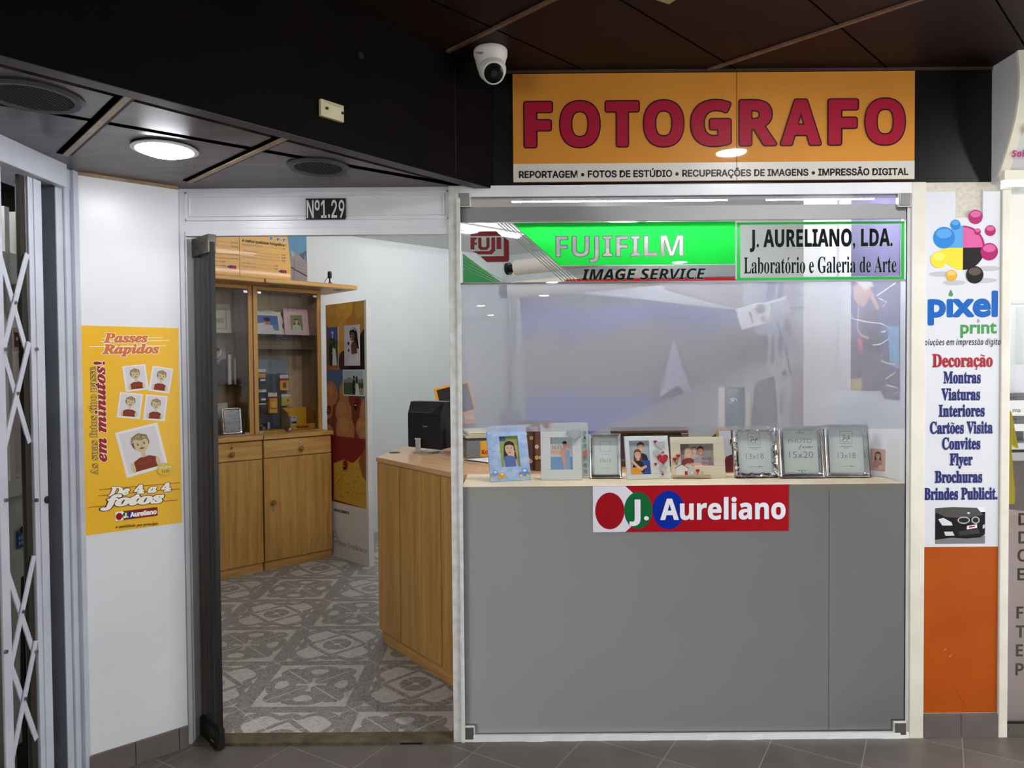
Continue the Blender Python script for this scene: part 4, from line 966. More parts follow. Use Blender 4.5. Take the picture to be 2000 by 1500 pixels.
def photoframe_art(size):
    def f_(g, w, h):
        for zz, s in ((.86, 1), (.14, -1)):
            g.poly([(-.003, h*zz), (0, h*zz+.010*s), (.003, h*zz)], LT); g.line([(-.02, h*zz), (0, h*zz-.003*s), (.02, h*zz)], .0012, LT)
            for e in (-.012, .012): g.ell(e, h*zz, .003, .0012, LT, 8)
        g.text('PHOTO', -w*.27, h*.66, h*.085, LT, w=w*.52, st='sans', off=-.012); g.text('frame', -w*.05, h*.565, h*.075, LT, w=w*.32, st='script')
        g.text(size, 0, h*.38, h*.12, LT, w=w*.54, st='sans', al='C', off=-.012)
    return f_
def zep_art(size):
    def f_(g, w, h):
        zt = h*.86; g.line([(-w*.13, h*.63), (w*.14, h*.63), (w*.14, h*.86), (-w*.13, h*.86)], .0016, mat((70, 76, 80), .5), closed=True)
        g.text('Zep', 0, h*.72, h*.075, mat((70, 76, 80), .5), w=w*.2, st='script', al='C'); g.text('PORTA', 0, h*.655, h*.018, LT, w=w*.17, al='C')
        g.line([(-w*.13, h*.58), (w*.14, h*.58)], .002, LT); g.line([(-w*.06, h*.55), (w*.07, h*.55)], .0016, LT)
        g.text(size, 0, h*.36, h*.105, LT, w=w*.4, st='sans', al='C', off=-.012); g.line([(-w*.14, h*.21), (w*.18, h*.21)], .0012, LT); g.ell(w*.09, h*.21, .005, .002, LT, 10)
    return f_
u, z = cq(453, 800, .22)
silver_frame(CAB @ T(u, .215, zb_) @ RX(-8), .148, .20, .02, photoframe_art('10x15'), 'silver photo frame at the foot of the display cabinet beside the smoked door', back=False)
u, z = cq(432, 800, .34)
panelart('card_sheet', 'cream upright card behind the silver frame in the cabinet', 'card', CAB @ T(u-.03, .33, zb_), .17, .235, .004, mat((206, 200, 178), .6), lambda g, w, h: g.rect(-w*.42, h*.05, w*.42, h*.9, mat((212, 206, 186), .6)), ('card_board', 'card_face'), 6)
# ---- pegboard with hanging blister packs
u0_, z0_ = cq(488, 832, .40); u1_, z1_ = cq(560, 702, .40); u0_ = max(u0_, .03)
t = thing('pegboard', 'grey perforated pegboard inside the display cabinet', 'pegboard', CAB @ T((u0_+u1_)/2, .40, zb_))
zb2_ = zb_; zpl = cq(530, 730, .4)[1]
obj(G(CAB).box(u0_, .400, zb2_, u1_, .406, z1_, noisy('blue_grey_steel', (112, 122, 132), (150, 160, 168), 2, .35, metal=.5)), 'board_panel', t)
g = G(CAB, lay=.3996, step=0); pw = u1_-u0_; dot = mat((178, 184, 190), .5)
g.rect(u0_+.002, zb2_, u1_-.002, zpl, mat((62, 68, 76), .5)); g.lay = .3993
for i in range(int(pw/.0085)): g.box(u0_+.004+i*.0085, .3990, zb2_+.03, u0_+.006+i*.0085, .3993, zpl-.004, dot)
for j in range(int((zpl-zb2_-.03)/.0085)): g.box(u0_+.003, .3986, zb2_+.03+j*.0085, u1_-.003, .3990, zb2_+.0352+j*.0085, mat((62, 68, 76), .5))
obj(g, 'board_holes', t)
hk = [(516, 728), (546, 728), (578, 732), (506, 763), (531, 768), (560, 770), (505, 794), (556, 792), (578, 796)]
for px, py in hk:
    u, z = cq(px, py, .36); u = max(u0_+.01, min(u, u1_-.006)); obj(G(CAB).tube([(u-.006, .399, z), (u-.006, .30, z+.004), (u-.006, .296, z+.012)], .0016, STEEL, 6).tube([(u+.006, .399, z), (u+.006, .30, z+.004)], .0016, STEEL, 6), 'hook', t)
KY, KR = mat((222, 164, 34), .35), mat((150, 30, 26), .4)
def pack(name, label, px0, py0, px1, py1, y, face, bits, cat='film pack'):
    u0, z1 = cq(px0, py0, y); u1, z0 = cq(px1, py1, y); M = CAB @ T((u0+u1)/2, y, z0); w, h = u1-u0, z1-z0
    t = thing(name, label, cat, M); obj(G(M).box(-w/2, 0, 0, w/2, .014, h*.78, face).box(-w/2, .004, h*.78, w/2, .007, h, mat((220, 218, 208), .5)), 'pack_card', t)
    g = G(M, lay=-.0003, step=.00008)
    for x0, z0, x1, z1, c in bits: g.rect(-w/2+w*x0, h*z0, -w/2+w*x1, h*z1, c)
    obj(g, 'pack_print', t)
BLU, DKB, TAN = mat((52, 66, 120), .4), mat((34, 38, 60), .4), mat((206, 156, 84), .4)
pack('blister_pack', 'tan and blue battery pack on the top peg beside the cabinet upright', 503, 721, 520, 750, .345, DKB, [(.05, .42, .95, .72, TAN), (.3, .2, .9, .34, PAPER)], 'battery pack')
pack('blister_pack', 'blue battery pack on the middle peg, above the film pouch', 506, 761, 521, 784, .34, DKB, [(.1, .05, .9, .38, BLU), (.3, .1, .9, .26, PAPER)], 'battery pack')
pack('blister_pack', 'small dark battery pack on the lowest peg of the pegboard', 505, 788, 521, 800, .34, mat((60, 58, 62), .4), [(.2, .1, .8, .6, DKB)], 'battery pack')
pack('film_pack', 'tall yellow film pack at the seam of the glass doors', 547, 732, 564, 762, .33, KY, [(0, .62, 1, .78, KR), (.3, .15, .7, .5, mat((96, 74, 34), .4))])
pack('film_pouch', 'bright yellow and red film pouch hanging mid pegboard', 524, 767, 542, 806, .31, KY, [(0, .0, .14, .8, KR), (.14, .72, 1, .8, KR), (.3, .25, .8, .55, mat((236, 196, 90), .4)), (.1, .2, .9, .25, mat((120, 60, 30), .4))])
pack('film_pack', 'pale green yellow film pack above the yellow carton', 550, 770, 568, 792, .32, mat((196, 180, 70), .4), [(.55, .2, .95, .7, KY), (.6, .35, .8, .55, mat((110, 60, 30), .4))])
pack('blister_pack', 'red and white pack against the cabinet upright', 489, 731, 497, 758, .35, mat((206, 200, 196), .4), [(0, .0, 1, .45, mat((140, 60, 58), .4))], 'battery pack')
# yellow carton with film boxes
u, z = cq(590, 830, .28); u0_, _ = cq(563, 830, .24); u1_, _ = cq(617, 830, .22); cw = u1_-u0_; M = CAB @ T(u0_, .2, zb_) 
CY1 = mat((222, 172, 44), .45); CY2 = mat((178, 132, 34), .5)
t = thing('film_carton', 'open yellow display carton in the cabinet', 'carton', CAB @ T((u0_+u1_)/2, .28, zb_)); hA = .175; hF = .045
g = G(CAB); x0, x1, yA, yB = u0_, u1_-.01, .205, .36
g.box(x0, yA, zb_, x1, yA+.003, zb_+hF, CY1).box(x0, yB, zb_, x1, yB+.003, zb_+hA, CY1).box(x0, yA, zb_, x1, yB, zb_+.003, CY2)
for xx in (x0, x1-.003): g.add([(xx+d_, y_, z_) for d_ in (0, .003) for y_, z_ in ((yA, zb_), (yB, zb_), (yB, zb_+hA), (yA+.05, zb_+hA*.82), (yA, zb_+hF+.03))], [(0, 1, 2, 3, 4), (9, 8, 7, 6, 5), (0, 5, 6, 1), (1, 6, 7, 2), (2, 7, 8, 3), (3, 8, 9, 4), (4, 9, 5, 0)], CY2)
obj(g, 'carton_box', t)
obj(G(CAB, lay=yA-.0004).text('Kodak', (x0+x1)/2, zb_+.014, .018, RED, w=cw*.45, st='inter', al='C', off=.05), 'carton_lettering', t)
for i, (dx, dy, lab) in enumerate(((.028, .03, 'front blue and white film box in the yellow carton'), (.046, .07, 'rear blue and white film box in the yellow carton'))):
    M = CAB @ T(x0+.03+dx, yA+.02+dy, zb_+.003) @ RZ(12); tt = thing('film_box', lab, 'film box', M)
    obj(G(M).box(-.026, 0, 0, .026, .026, .105-.008*i, mat((200, 206, 208), .4)), 'box_body', tt)
    for q_ in ((-.024, .045, .024, .062, DKB), (-.024, .018, .024, .036, BLU), (-.02, .09, .01, .096, mat((70, 90, 100), .4))): obj(G(M, lay=-.0003).rect(*q_), 'label_stripe', tt)
# low yellow tray and the small camera
u0_, _ = cq(499, 838, .18); u1_, _ = cq(556, 835, .18)
obj(G(CAB).box(u0_, .165, zb_, u1_, .20, zb_+.012, CY1).box(u0_, .20, zb_, u1_, .204, zb_+.018, CY2), 'film_tray', label='low yellow card tray along the cabinet floor', cat='tray')
u, z = cq(514, 826, .24); M = CAB @ T(u, .25, zb_) @ RZ(8)
t = thing('compact_camera', 'small black compact camera at the foot of the pegboard', 'camera', M)
obj(G(M).box(-.05, 0, 0, .045, .035, .062, mat((36, 34, 34), .4)), 'camera_body', t, bevel=.005)
obj(G(M).lathe([(.018, 0), (.018, .012), (.013, .016), (.012, .012), (.0, .011)], mat((170, 160, 140), .3, .6), (.005, 0, .026), (0, -1, 0)), 'lens_barrel', t, smooth=True)
obj(G(M, lay=-.0004).rect(-.045, .044, .0, .056, mat((150, 130, 96), .4)), 'viewfinder_trim', t)
u, z = cq(529, 826, .22); M = CAB @ T(u, .235, zb_) @ RZ(-20); t = thing('film_box', 'dark blue film box leaning beside the compact camera', 'film box', M)
obj(G(M).box(-.022, 0, 0, .024, .03, .078, BLU), 'box_body', t, bevel=.002); obj(G(M, lay=-.0004).rect(-.018, .02, -.002, .072, mat((206, 206, 206), .4)), 'box_print', t)
# little tripod camera on the cornice
u, z = cq(644, 545, .1); M = CAB @ T(u, .10, 2.1865); t = thing('web_camera', 'tiny black webcam on a tripod on top of the cabinet', 'camera', M); BKM = mat((18, 18, 20), .4)
for a_ in (90, 210, 330): obj(G(M).tube([(0, 0, .036), (.034*math.cos(R_(a_)), .034*math.sin(R_(a_)), .004)], .004, BKM, 8), 'leg', t)
obj(G(M).cyl((0, 0, .030), (0, 0, .062), .006, BKM), 'tripod_head', t, smooth=True)
obj(G(M).lathe([(.0, .062), (.014, .063), (.017, .075), (.017, .105), (.014, .118), (.0, .122)], BKM), 'camera_body', t, smooth=True)
obj(G(M).tube([(-.006, 0, .085), (-.03, .01, .05), (-.05, .02, .004)], .0022, BKM, 6), 'cable', t)
# ---- price board on the cabinet top
PBY = .22; zbp = 2.187
u0_, _ = cq(372, 500, PBY); us_, _ = cq(468, 500, PBY); ub_, _ = cq(566, 500, PBY); u1_, _ = cq(599, 500, PBY); ztp = 2.62
t = thing('price_board', 'yellow photo service price board standing on the cabinets', 'price board', CAB @ T((u0_+u1_)/2, PBY, zbp))
PBC = noisy('amber_print', (232, 176, 84), (238, 186, 96), 2, .4, coat=.1)
obj(G(CAB).box(u0_-.35, PBY, zbp, us_-.002, PBY+.008, ztp, PBC).box(us_+.002, PBY, zbp, u1_, PBY+.008, ztp, PBC), 'board_panel', t)
B_ = lambda px, py: cq(px, py, PBY-.001); g = G(CAB, lay=PBY-.0004, step=.00008)
zz = lambda py, px: B_(px, py)[1]
g.poly([B_(559, 440), (u1_, ztp), (u1_, zbp), (B_(568, 548)[0], zbp), B_(568, 520), B_(564, 480)], mat((96, 142, 172), .3))
g.poly([B_(568, 500), B_(575, 492), B_(600, 512), (u1_, zbp), (B_(568, 548)[0], zbp)], mat((150, 136, 134), .4))
for k in range(7): g.line([B_(569, 508+k*6), B_(600, 516+k*6)], .0016, mat((104, 94, 100), .4))
for a_, b_ in (((568, 522), (600, 540)), ): g.line([B_(*a_), B_(*b_)], .010, mat((54, 52, 66), .4))
g.poly([B_(584, 497), B_(597, 490), B_(594, 509)], mat((92, 86, 86), .4)); g.poly([B_(568, 488), B_(577, 496), B_(570, 503)], mat((170, 160, 152), .4)); g.line([B_(597, 489), B_(598, 512)], .006, mat((50, 50, 56), .4)); g.line([B_(575, 506), B_(574, 545)], .004, mat((90, 86, 100), .4))
obj(g, 'board_photo', t, label='narrow photo of straw parasols by the sea')
g = G(CAB, lay=PBY-.0004, step=.00008); GB_, GR_ = mat((74, 56, 30), .4), mat((130, 118, 120), .4); PW = mat((226, 220, 200), .4)
def bt(s, px, py, px2, h, m, st='inter', off=0): 
    a = B_(px, py); b = B_(px2, py); g.text(s, a[0], a[1], h, m, w=abs(b[0]-a[0]), st=st, off=off, rot=0)
hz_ = lambda px, py: B_(px, py)[1]
def row(z, x0, x1, m): g.line([(x0, z), (x1, z)], .0016, m)
ua, ub2 = B_(473, 480)[0], B_(558, 480)[0]; zr = lambda k: ztp-.07-k*.0262
zT = hz_(515, 474); rw = ub2-ua
g.text('A melhor qualidade fotográfica !', ua, zT-.010, .0185, GB_, w=rw, st='inter', off=.04)
for k, cx_ in enumerate((530, 543, 555)): a = B_(cx_, 464+k*2.0); g.ell(a[0], zT+.038, .0155, .0155, PAPER); g.ell(a[0], zT+.038, .0125, .0125, mat((60, 96, 150), .3)); g.ell(a[0]+.003, zT+.035, .006, .005, mat((226, 220, 206), .4), 12)
g.text('Revelação Digital', ua, zT-.036, .011, GR_, w=rw*.45, st='inter'); row(zT-.034, ua+rw*.5, ua+rw*.88, GR_); g.text('1,00', ua+rw*.9, zT-.036, .011, GR_, w=rw*.09)
for k, (s, v) in enumerate((('+ de 100 fotos', '0,14'), ('de 50 a 99 fotos', '0,19'), ('1 a 49 fotos', '0,25'))):
    z = zT-.084-k*.0235; g.text(s, ua, z, .0105, GR_, w=rw*.33, st='inter'); row(z+.002, ua+rw*.36, ua+rw*.86, GR_); g.text(v, ua+rw*.9, z, .0105, GB_, w=rw*.09)
for s, z in (('Índice', zT-.060), ('Extras', zT-.152)): g.text(s, ua, z, .010, PW, w=rw*.22, st='inter', off=.02)
for k, s in enumerate(('Gravação de CD', 'Papel mate')):
    z = zT-.176-k*.0235; g.text(s, ua, z, .0105, GR_, w=rw*.3, st='inter'); row(z+.002, ua+rw*.34, ua+rw*.64, GR_); g.text('+ 4,00', ua+rw*.68, z, .0105, GR_, w=rw*.12)
logo(g, ua+rw*.82, zT-.222, rw*.19, .024, SRED, SGRN, SBLU, PAPER, mat((150, 24, 34), .35))
uc, ud = u0_-.05, us_-.014
for k in range(9):
    z = zT+.028-k*.030
    if k in (1, 4): g.text('Formatos', uc+(ud-uc)*.3, z, .014, PW, w=.08, st='inter', off=.02); continue
    e = .62 if k > 6 else .86; row(z+.002, uc, uc+(ud-uc)*e, GR_); g.text('+ 4,00' if k > 6 else '0,20', uc+(ud-uc)*(e+.02), z, .0105, GR_, w=(ud-uc)*.12)
logo(g, ud-rw*.24, zT-.222, rw*.2, .024, SRED, SGRN, SBLU, PAPER, mat((150, 24, 34), .35))
obj(g, 'board_lettering', t)
# ================================================================ TALL PRINTED BOARD WITH WEDDING PHOTOS
Pa, Pb = Vector((-1.442, 2.815)), Vector((-1.058, 2.442)); Pa = Pa+Vector((.731, .682))*.036; Pb = Pb+Vector((.731, .682))*.036; pd = (Pb-Pa).normalized(); BW = (Pb-Pa).length
BYM = T(Pa.x, Pa.y) @ RZ(math.degrees(math.atan2(pd.y, pd.x)))
byq = lambda px, py: onM(px, py, BYM, 0)
bx1 = byq(715, 900)[0]; bzt = byq(700, 588)[1]; x0b = -.125
t = thing('display_board', 'tall printed board with eggs and ladybirds beside the cabinet', 'board', BYM @ T(BW/2, 0, 0))
WHB = noisy('white_board_edge', (218, 217, 210), (226, 225, 219), 4, .5)
obj(G(BYM).box(x0b, 0, .0, bx1, .04, bzt, WHB).box(bx1, -.002, 0, bx1+.028, .042, bzt+.004, WHB), 'board_panel', t)
g = G(BYM, lay=-.0005, step=.00001); b = lambda *p: [byq(*q_) for q_ in p]; cl = lambda p: [(max(x0b, min(bx1, a_)), min(bzt, z_)) for a_, z_ in p]
zA, zB, zC, zD = byq(690, 722)[1], byq(690, 855)[1], byq(690, 988)[1], 0
xl = x0b
g.rect(xl, zA, bx1, bzt, mat((206, 132, 40), .35)); g.rect(xl, zA, byq(644, 700)[0], bzt, mat((196, 96, 44), .35))
g.poly(cl(b((700, 660), (716, 640), (717, 722), (664, 722), (674, 690))), mat((28, 20, 18), .35))
def egg(px, py, rx, rz, c, hi=None):
    a_, z_ = byq(px, py); sx = (byq(px+1, py)[0]-byq(px, py)[0]); sz = (byq(px, py)[1]-byq(px, py+1)[1]); pts = []
    for k in range(30):
        th = 6.28319*k/30; w_ = rx*(1-.16*math.sin(th)); pts.append((a_+w_*sx*math.cos(th), z_+rz*sz*math.sin(th)))
    return cl(pts)
def put(px, py, rx, rz, c, hi, lo, hi_):
    p = [(x_, max(lo, min(hi_, z_))) for x_, z_ in egg(px, py, rx, rz, c)]; g.poly(p, c)
    if hi: p = [(x_, max(lo, min(hi_, z_))) for x_, z_ in egg(px-rx*.2, py-rz*.18, rx*.55, rz*.5, hi)]; g.poly(p, hi)
E1, E1h, E2, E2h, E3 = mat((222, 162, 60), .3), mat((230, 178, 84), .3), mat((186, 122, 76), .4), mat((198, 138, 92), .4), mat((166, 102, 58), .4)
put(648, 605, 14, 40, E1, E1h, zA, bzt); put(671, 595, 17, 30, mat((232, 176, 66), .3), mat((238, 190, 96), .3), zA, bzt); put(704, 610, 15, 36, mat((184, 140, 56), .3), mat((200, 156, 74), .3), zA, bzt)
put(668, 655, 11, 40, E1, E1h, zA, bzt); put(671, 705, 10, 20, mat((70, 42, 34), .3), None, zA, bzt)
g.rect(xl, zB, bx1, zA, mat((84, 110, 146), .4)); g.poly(cl(b((634, 770), (662, 760), (700, 770), (718, 800), (718, 855), (634, 855))), mat((120, 56, 40), .4))
for a_ in ((646, 768, 14, 24), (672, 766, 10, 22), (640, 792, 10, 26), (671, 802, 16, 26), (712, 805, 9, 28), (674, 836, 18, 32), (709, 834, 14, 22), (640, 846, 13, 18), (713, 850, 12, 16)): put(*a_, E2, E2h, zB, zA)
g.rect(xl, zC, bx1, zB, mat((126, 26, 30), .4)); g.poly(cl(b((652, 905), (672, 897), (690, 905), (705, 890), (717, 880), (717, 994), (652, 975))), mat((204, 160, 62), .45))
random.seed(11)
for k in range(90): a_ = random.uniform(655, 714); c_ = random.uniform(902, 978); q_ = byq(a_, c_); (q_[0] < bx1-.01) and g.ell(q_[0], q_[1], random.uniform(.003, .009), random.uniform(.003, .006), mat(((150, 100, 36), (222, 182, 90), (124, 70, 30))[k % 3], .5), 7)
g.poly(cl(b((700, 900), (717, 875), (717, 940), (708, 930))), mat((150, 84, 50), .4))
def lady(px, py, r):
    a_, z_ = byq(px, py); g.ell(a_, z_, r, r*1.15, mat((150, 32, 34), .3)); g.ell(a_-r*.5, z_-r*.5, r*.55, r*.6, BLACK); [g.ell(a_+u_*r, z_+v_*r, r*.18, r*.2, BLACK, 10) for u_, v_ in ((-.1, .6), (.4, .1), (.1, -.1), (.45, .6))]
    [g.ell(a_-r*.5+e_*r, z_-r*.3, r*.12, r*.14, PAPER, 8) for e_ in (-.2, .15)]; [g.line([(a_+e_*r, z_-r*.6), (a_+e_*r*1.4, z_-r*1.4)], r*.1, BLACK) for e_ in (-.7, -.2, .5)]
lady(698, 788, .045); lady(643, 800, .034); lady(675, 908, .036)
obj(g, 'board_print', t, label='printed picture of eggs, ladybirds and yellow crumbs')
g = G(BYM, lay=-.0005, step=.00008); TG = mat((70, 70, 74), .5)
a_ = byq(653, 995); e_ = byq(682, 999); g.text('ENVOLVIMENTO', a_[0], a_[1]-.012, .020, mat((40, 38, 36), .5), w=e_[0]-a_[0], st='inter', off=.04)
a_ = byq(660, 1056); e_ = byq(717, 1062); g.text('Bayer CropScience', a_[0]+.01, a_[1]-.03, .036, TG, w=e_[0]-a_[0]-.01, st='sans', off=-.005)
a_ = byq(655, 1046); g.line([(a_[0]+.035*math.cos(6.28*k/24), a_[1]-.01+.045*math.sin(6.28*k/24)) for k in range(24)], .004, TG, closed=True); g.text('BAYER', a_[0], a_[1]-.014, .012, TG, w=.045, al='C')
obj(g, 'board_lettering', t)
def wprint(label, p0, p1, art, y=-.006):
    x0, z1 = byq(*p0); x1, z0 = byq(*p1); x0 = max(x0, x0b); M = BYM @ T((x0+x1)/2, y, z0); t = thing('photo_print', label, 'photo', M); w, h = x1-x0, z1-z0
    obj(G(M).box(-w/2, 0, 0, w/2, -y-.003, h, PAPER), 'print_sheet', t); g = G(M, lay=-.0003, step=.00008); art(g, w, h); obj(g, 'photo_image', t)
SUIT, GOWN, GRN = mat((30, 32, 44), .5), mat((232, 230, 232), .5), mat((70, 92, 56), .5)
def couple(g, cx, h, s=1.0, z=0.0):
    g.poly([(cx-.040*s, z), (cx-.046*s, z+h*.5), (cx-.03*s, z+h*.66), (cx-.004*s, z+h*.64), (cx, z)], SUIT); g.ell(cx-.020*s, z+h*.74, .011*s, .016*s, SK3); g.ell(cx-.020*s, z+h*.79, .012*s, .01*s, BLACK)
    g.poly([(cx-.005*s, z), (cx+.002*s, z+h*.4), (cx-.002*s, z+h*.52), (cx+.03*s, z+h*.56), (cx+.04*s, z+h*.42), (cx+.055*s, z)], GOWN); g.poly([(cx+.004*s, z+h*.5), (cx+.008*s, z+h*.64), (cx+.032*s, z+h*.64), (cx+.034*s, z+h*.5)], SK3); g.ell(cx+.012*s, z+h*.71, .010*s, .015*s, SK3); g.ell(cx+.018*s, z+h*.71, .012*s, .022*s, BLACK); g.ell(cx+.010*s, z+h*.71, .007*s, .012*s, SK3, 12)
    g.ell(cx+.006*s, z+h*.36, .014*s, .012*s, mat((224, 208, 206), .5), 12)
def art1(g, w, h): g.rect(-w/2, 0, w/2, h, mat((72, 98, 160), .4)); g.rect(-w/2, 0, w/2, h*.66, GRN); g.rect(-w/2, 0, w/2, h*.08, mat((150, 84, 60), .4)); g.line([(0, h*.72), (0, h*.9)], .012, GOWN); g.line([(-.02, h*.86), (.02, h*.86)], .007, GOWN); couple(g, 0, h*.85, 1.15, h*.03)
def art2(g, w, h):
    g.rect(-w/2, 0, w/2, h, mat((216, 216, 226), .4)); g.ell(w*.1, h*.8, w*.24, h*.13, BLACK); g.poly([(w*.02, h*.86), (w*.36, h*.8), (w*.46, h*.4), (w*.2, h*.45)], BLACK); g.poly([(-w*.02, h*.28), (-w*.05, h*.5), (w*.05, h*.6), (w*.3, h*.56), (w*.36, h*.3)], SK3)
    g.ell(w*.05, h*.72, w*.16, h*.11, SK3); g.line([(-w*.06, h*.88), (w*.1, h*.91), (w*.26, h*.86)], .008, GOWN); g.poly([(-w*.4, 0), (-w*.1, h*.26), (w*.1, h*.2), (w*.4, h*.3), (w*.48, 0)], GOWN)
    for k in range(9): g.ell(-w*.28+random.uniform(-.02, .02), h*.46+random.uniform(-.035, .035), .013, .012, (GOWN, mat((206, 210, 190), .5), mat((90, 40, 60), .5))[k % 3], 10)
    [g.ell(w*.03+e_*w, h*.735, .004, .003, PAPER, 8) for e_ in (-.05, .05)]; g.ell(0, h*.67, .010, .004, PAPER, 10)
def art3(g, w, h): g.rect(-w/2, 0, w/2, h, PAPER); g.rect(-w*.47, h*.04, w*.47, h*.97, mat((190, 206, 214), .4)); g.rect(-w*.47, h*.04, w*.47, h*.6, GRN); g.poly([(-w*.47, h*.56), (-w*.2, h*.72), (w*.1, h*.6), (w*.47, h*.66), (w*.47, h*.5), (-w*.47, h*.5)], mat((140, 146, 150), .4)); g.rect(w*.1, h*.04, w*.47, h*.3, mat((170, 168, 110), .4)); couple(g, w*.1, h*.86, 1.0, h*.04)
wprint('small wedding photo with a white statue in a blue sky', (640, 640), (662, 716), art1); wprint('photo of a bride holding white flowers on the tall board', (673, 636), (704, 714), art2); wprint('wedding couple photo with white border above the ladybirds', (671, 722), (713, 774), art3)
# ================================================================ COUNTER
zc = 1.026
A_ = Vector((-.742, 1.051)); Bc = Vector((-.236, .40)); cdv = (Bc-A_).normalized(); CL = (Bc-A_).length
CM = T(A_.x, A_.y) @ RZ(math.degrees(math.atan2(cdv.y, cdv.x)))      # counter face frame
t = thing('counter', 'oak shop counter behind the doorway with a black monitor on it', 'counter', CM @ T(CL/2, .2, 0))
top = [(-.750, 1.046), (-.232, .385), (.42, .385), (.20, 1.25), (-.40, 1.95), (-.690, 1.50)]
obj(G().slab(top, zc-.026, zc, BEECH), 'counter_top', t, bevel=.003)
cqx = lambda px, py=1150: onM(px, py, CM, 0)[0]
body = [(-.742, 1.051), (-.236, .40), (.38, .42), (.16, 1.22), (-.41, 1.9), (-.682, 1.48)]
obj(G().slab(body, .075, zc-.027, OAK), 'counter_body', t)
for a_, b_ in ((0.002, cqx(783, 1100)), (cqx(784, 1100), cqx(863, 1100)), (cqx(865, 1100), CL)):
    obj(G(CM).box(a_, -.006, .075, b_-.002, .0, zc-.030, OAK), 'counter_panel', t, bevel=.002)
obj(G(CM).box(.012, .012, 0, CL, .03, .076, OAKH), 'plinth', t)
# monitor seen from behind
mx, my = -.50, 1.20; MM = T(mx, my, zc) @ RZ(-26)
t = thing('monitor', 'black computer monitor seen from behind on the counter', 'monitor', MM); BKP = mat((20, 20, 22), .35)
g = G(MM); w_, h0, h1 = .118, .028, .295
fr_ = [(-w_, h0), (w_, h0), (w_, h1), (-w_, h1)]
g.add([(x_, .0, z_) for x_, z_ in [(-w_*.98, h0+.006), (w_*.94, h0-.006), (w_*.94, h1-.07), (-w_*.98, h1-.07)]]+[(x_, .035, z_) for x_, z_ in fr_]+[(x_, .13, z_) for x_, z_ in fr_], [(0, 1, 2, 3), (0, 4, 5, 1), (1, 5, 6, 2), (2, 6, 7, 3), (3, 7, 4, 0), (4, 8, 9, 5), (5, 9, 10, 6), (6, 10, 11, 7), (7, 11, 8, 4), (8, 11, 10, 9)], BKP)
obj(g, 'monitor_shell', t, bevel=.003)
g = G(MM)
for k in range(7):
    f_ = .12+k*.12; y_ = .0+(.035)*f_; z_ = h1-.07+.07*f_; xa = -w_*.95; xb = w_*(.92-.08*(1-f_)*6*.5)
    g.box(xa, y_-.0022, z_-.0014, w_*.90-(.07*(1-f_)), y_+.002, z_+.0014, mat((72, 72, 74), .4))
obj(g, 'monitor_vents', t)
obj(G(MM, lay=-.0006).text('acer', -.012, .150, .010, mat((170, 166, 150), .4), w=.032, st='sansbi'), 'monitor_lettering', t)
obj(G(MM).box(-.07, -.022, 0, .04, .10, .006, mat((190, 190, 192), .25, .8)).box(-.055, -.016, .004, -.020, -.010, .085, mat((196, 196, 198), .25, .8)).box(-.058, -.018, .078, -.017, .02, .088, CHROME), 'monitor_stand', t, bevel=.002)
p = atz(768, 885, zc); obj(G().cyl((p.x+.005, p.y+.02, zc), (p.x+.005, p.y+.02, zc+.002), .032, mat((26, 20, 16), .6)), 'cable_grommet', label='dark cable hole cover on the counter beside the monitor', cat='grommet')
# photo kiosk with the orange framed screen
KM = T(-.335, 1.62, zc) @ RZ(6)
t = thing('photo_kiosk', 'photo kiosk with a tilted orange framed screen behind the white post', 'photo kiosk', KM); OR_ = mat((236, 158, 40), .35)
SM = KM @ T(.0, -.02, .19) @ RX(-8) @ RY(-13)
obj(G(SM).box(-.115, 0, 0, .115, .03, .014, OR_).box(-.115, 0, .186, .115, .03, .20, OR_).box(-.115, 0, .014, -.1, .03, .186, OR_).box(.1, 0, .014, .115, .03, .186, OR_).box(-.112, .02, .003, .112, .045, .197, mat((60, 60, 58), .5)), 'screen_frame', t, bevel=.002)
obj(G(SM).box(-.1, .012, .014, .1, .02, .186, mat((40, 36, 36), .15)), 'screen_glass', t)
obj(G(KM).box(-.03, .01, .12, .03, .05, .25, mat((120, 122, 120), .4)), 'screen_arm', t)
obj(G(KM).box(-.10, 0, 0, .10, .26, .07, mat((120, 124, 128), .4)).box(-.10, -.002, .07, .10, .26, .10, mat((210, 160, 140), .4)).box(-.10, 0, .10, .10, .26, .135, mat((96, 108, 122), .4)), 'kiosk_base', t, bevel=.002)
obj(G(KM).box(-.101, -.004, .135, .101, .26, .165, OR_), 'orange_band', t)
# printer with yellow label
PM = T(-.10, .98, zc) @ RZ(12)
t = thing('photo_printer', 'grey photo printer with a yellow label on the counter', 'printer', PM); GP = mat((112, 114, 116), .4)
obj(G(PM).box(-.15, 0, .0, .14, .30, .095, GP), 'printer_body', t, bevel=.004)
obj(G(PM).box(-.155, -.006, .108, .145, .30, .122, mat((182, 178, 160), .4)).box(-.15, 0, .095, .14, .29, .108, mat((60, 60, 62), .4)), 'printer_lid', t, bevel=.002)
g = G(PM, lay=-.0004, step=.00008); g.rect(-.075, .006, .02, .092, mat((222, 160, 28), .35)); obj(g, 'printer_label', t); g = G(PM, lay=-.0012); g.text('Kodak', -.066, .022, .022, RED, w=.075, st='inter', off=.04); obj(g, 'label_lettering', t)
g = G(PM)
for k in range(4): g.box(-.14+random.uniform(-.006, .006), .0+random.uniform(0, .01), .1225+k*.004, .12+random.uniform(-.01, .01), .28, .126+k*.004, (mat((206, 198, 146), .5), mat((226, 220, 196), .6))[k % 2])
obj(g, 'paper_stack', label='yellowish stack of paper on top of the photo printer', cat='paper')
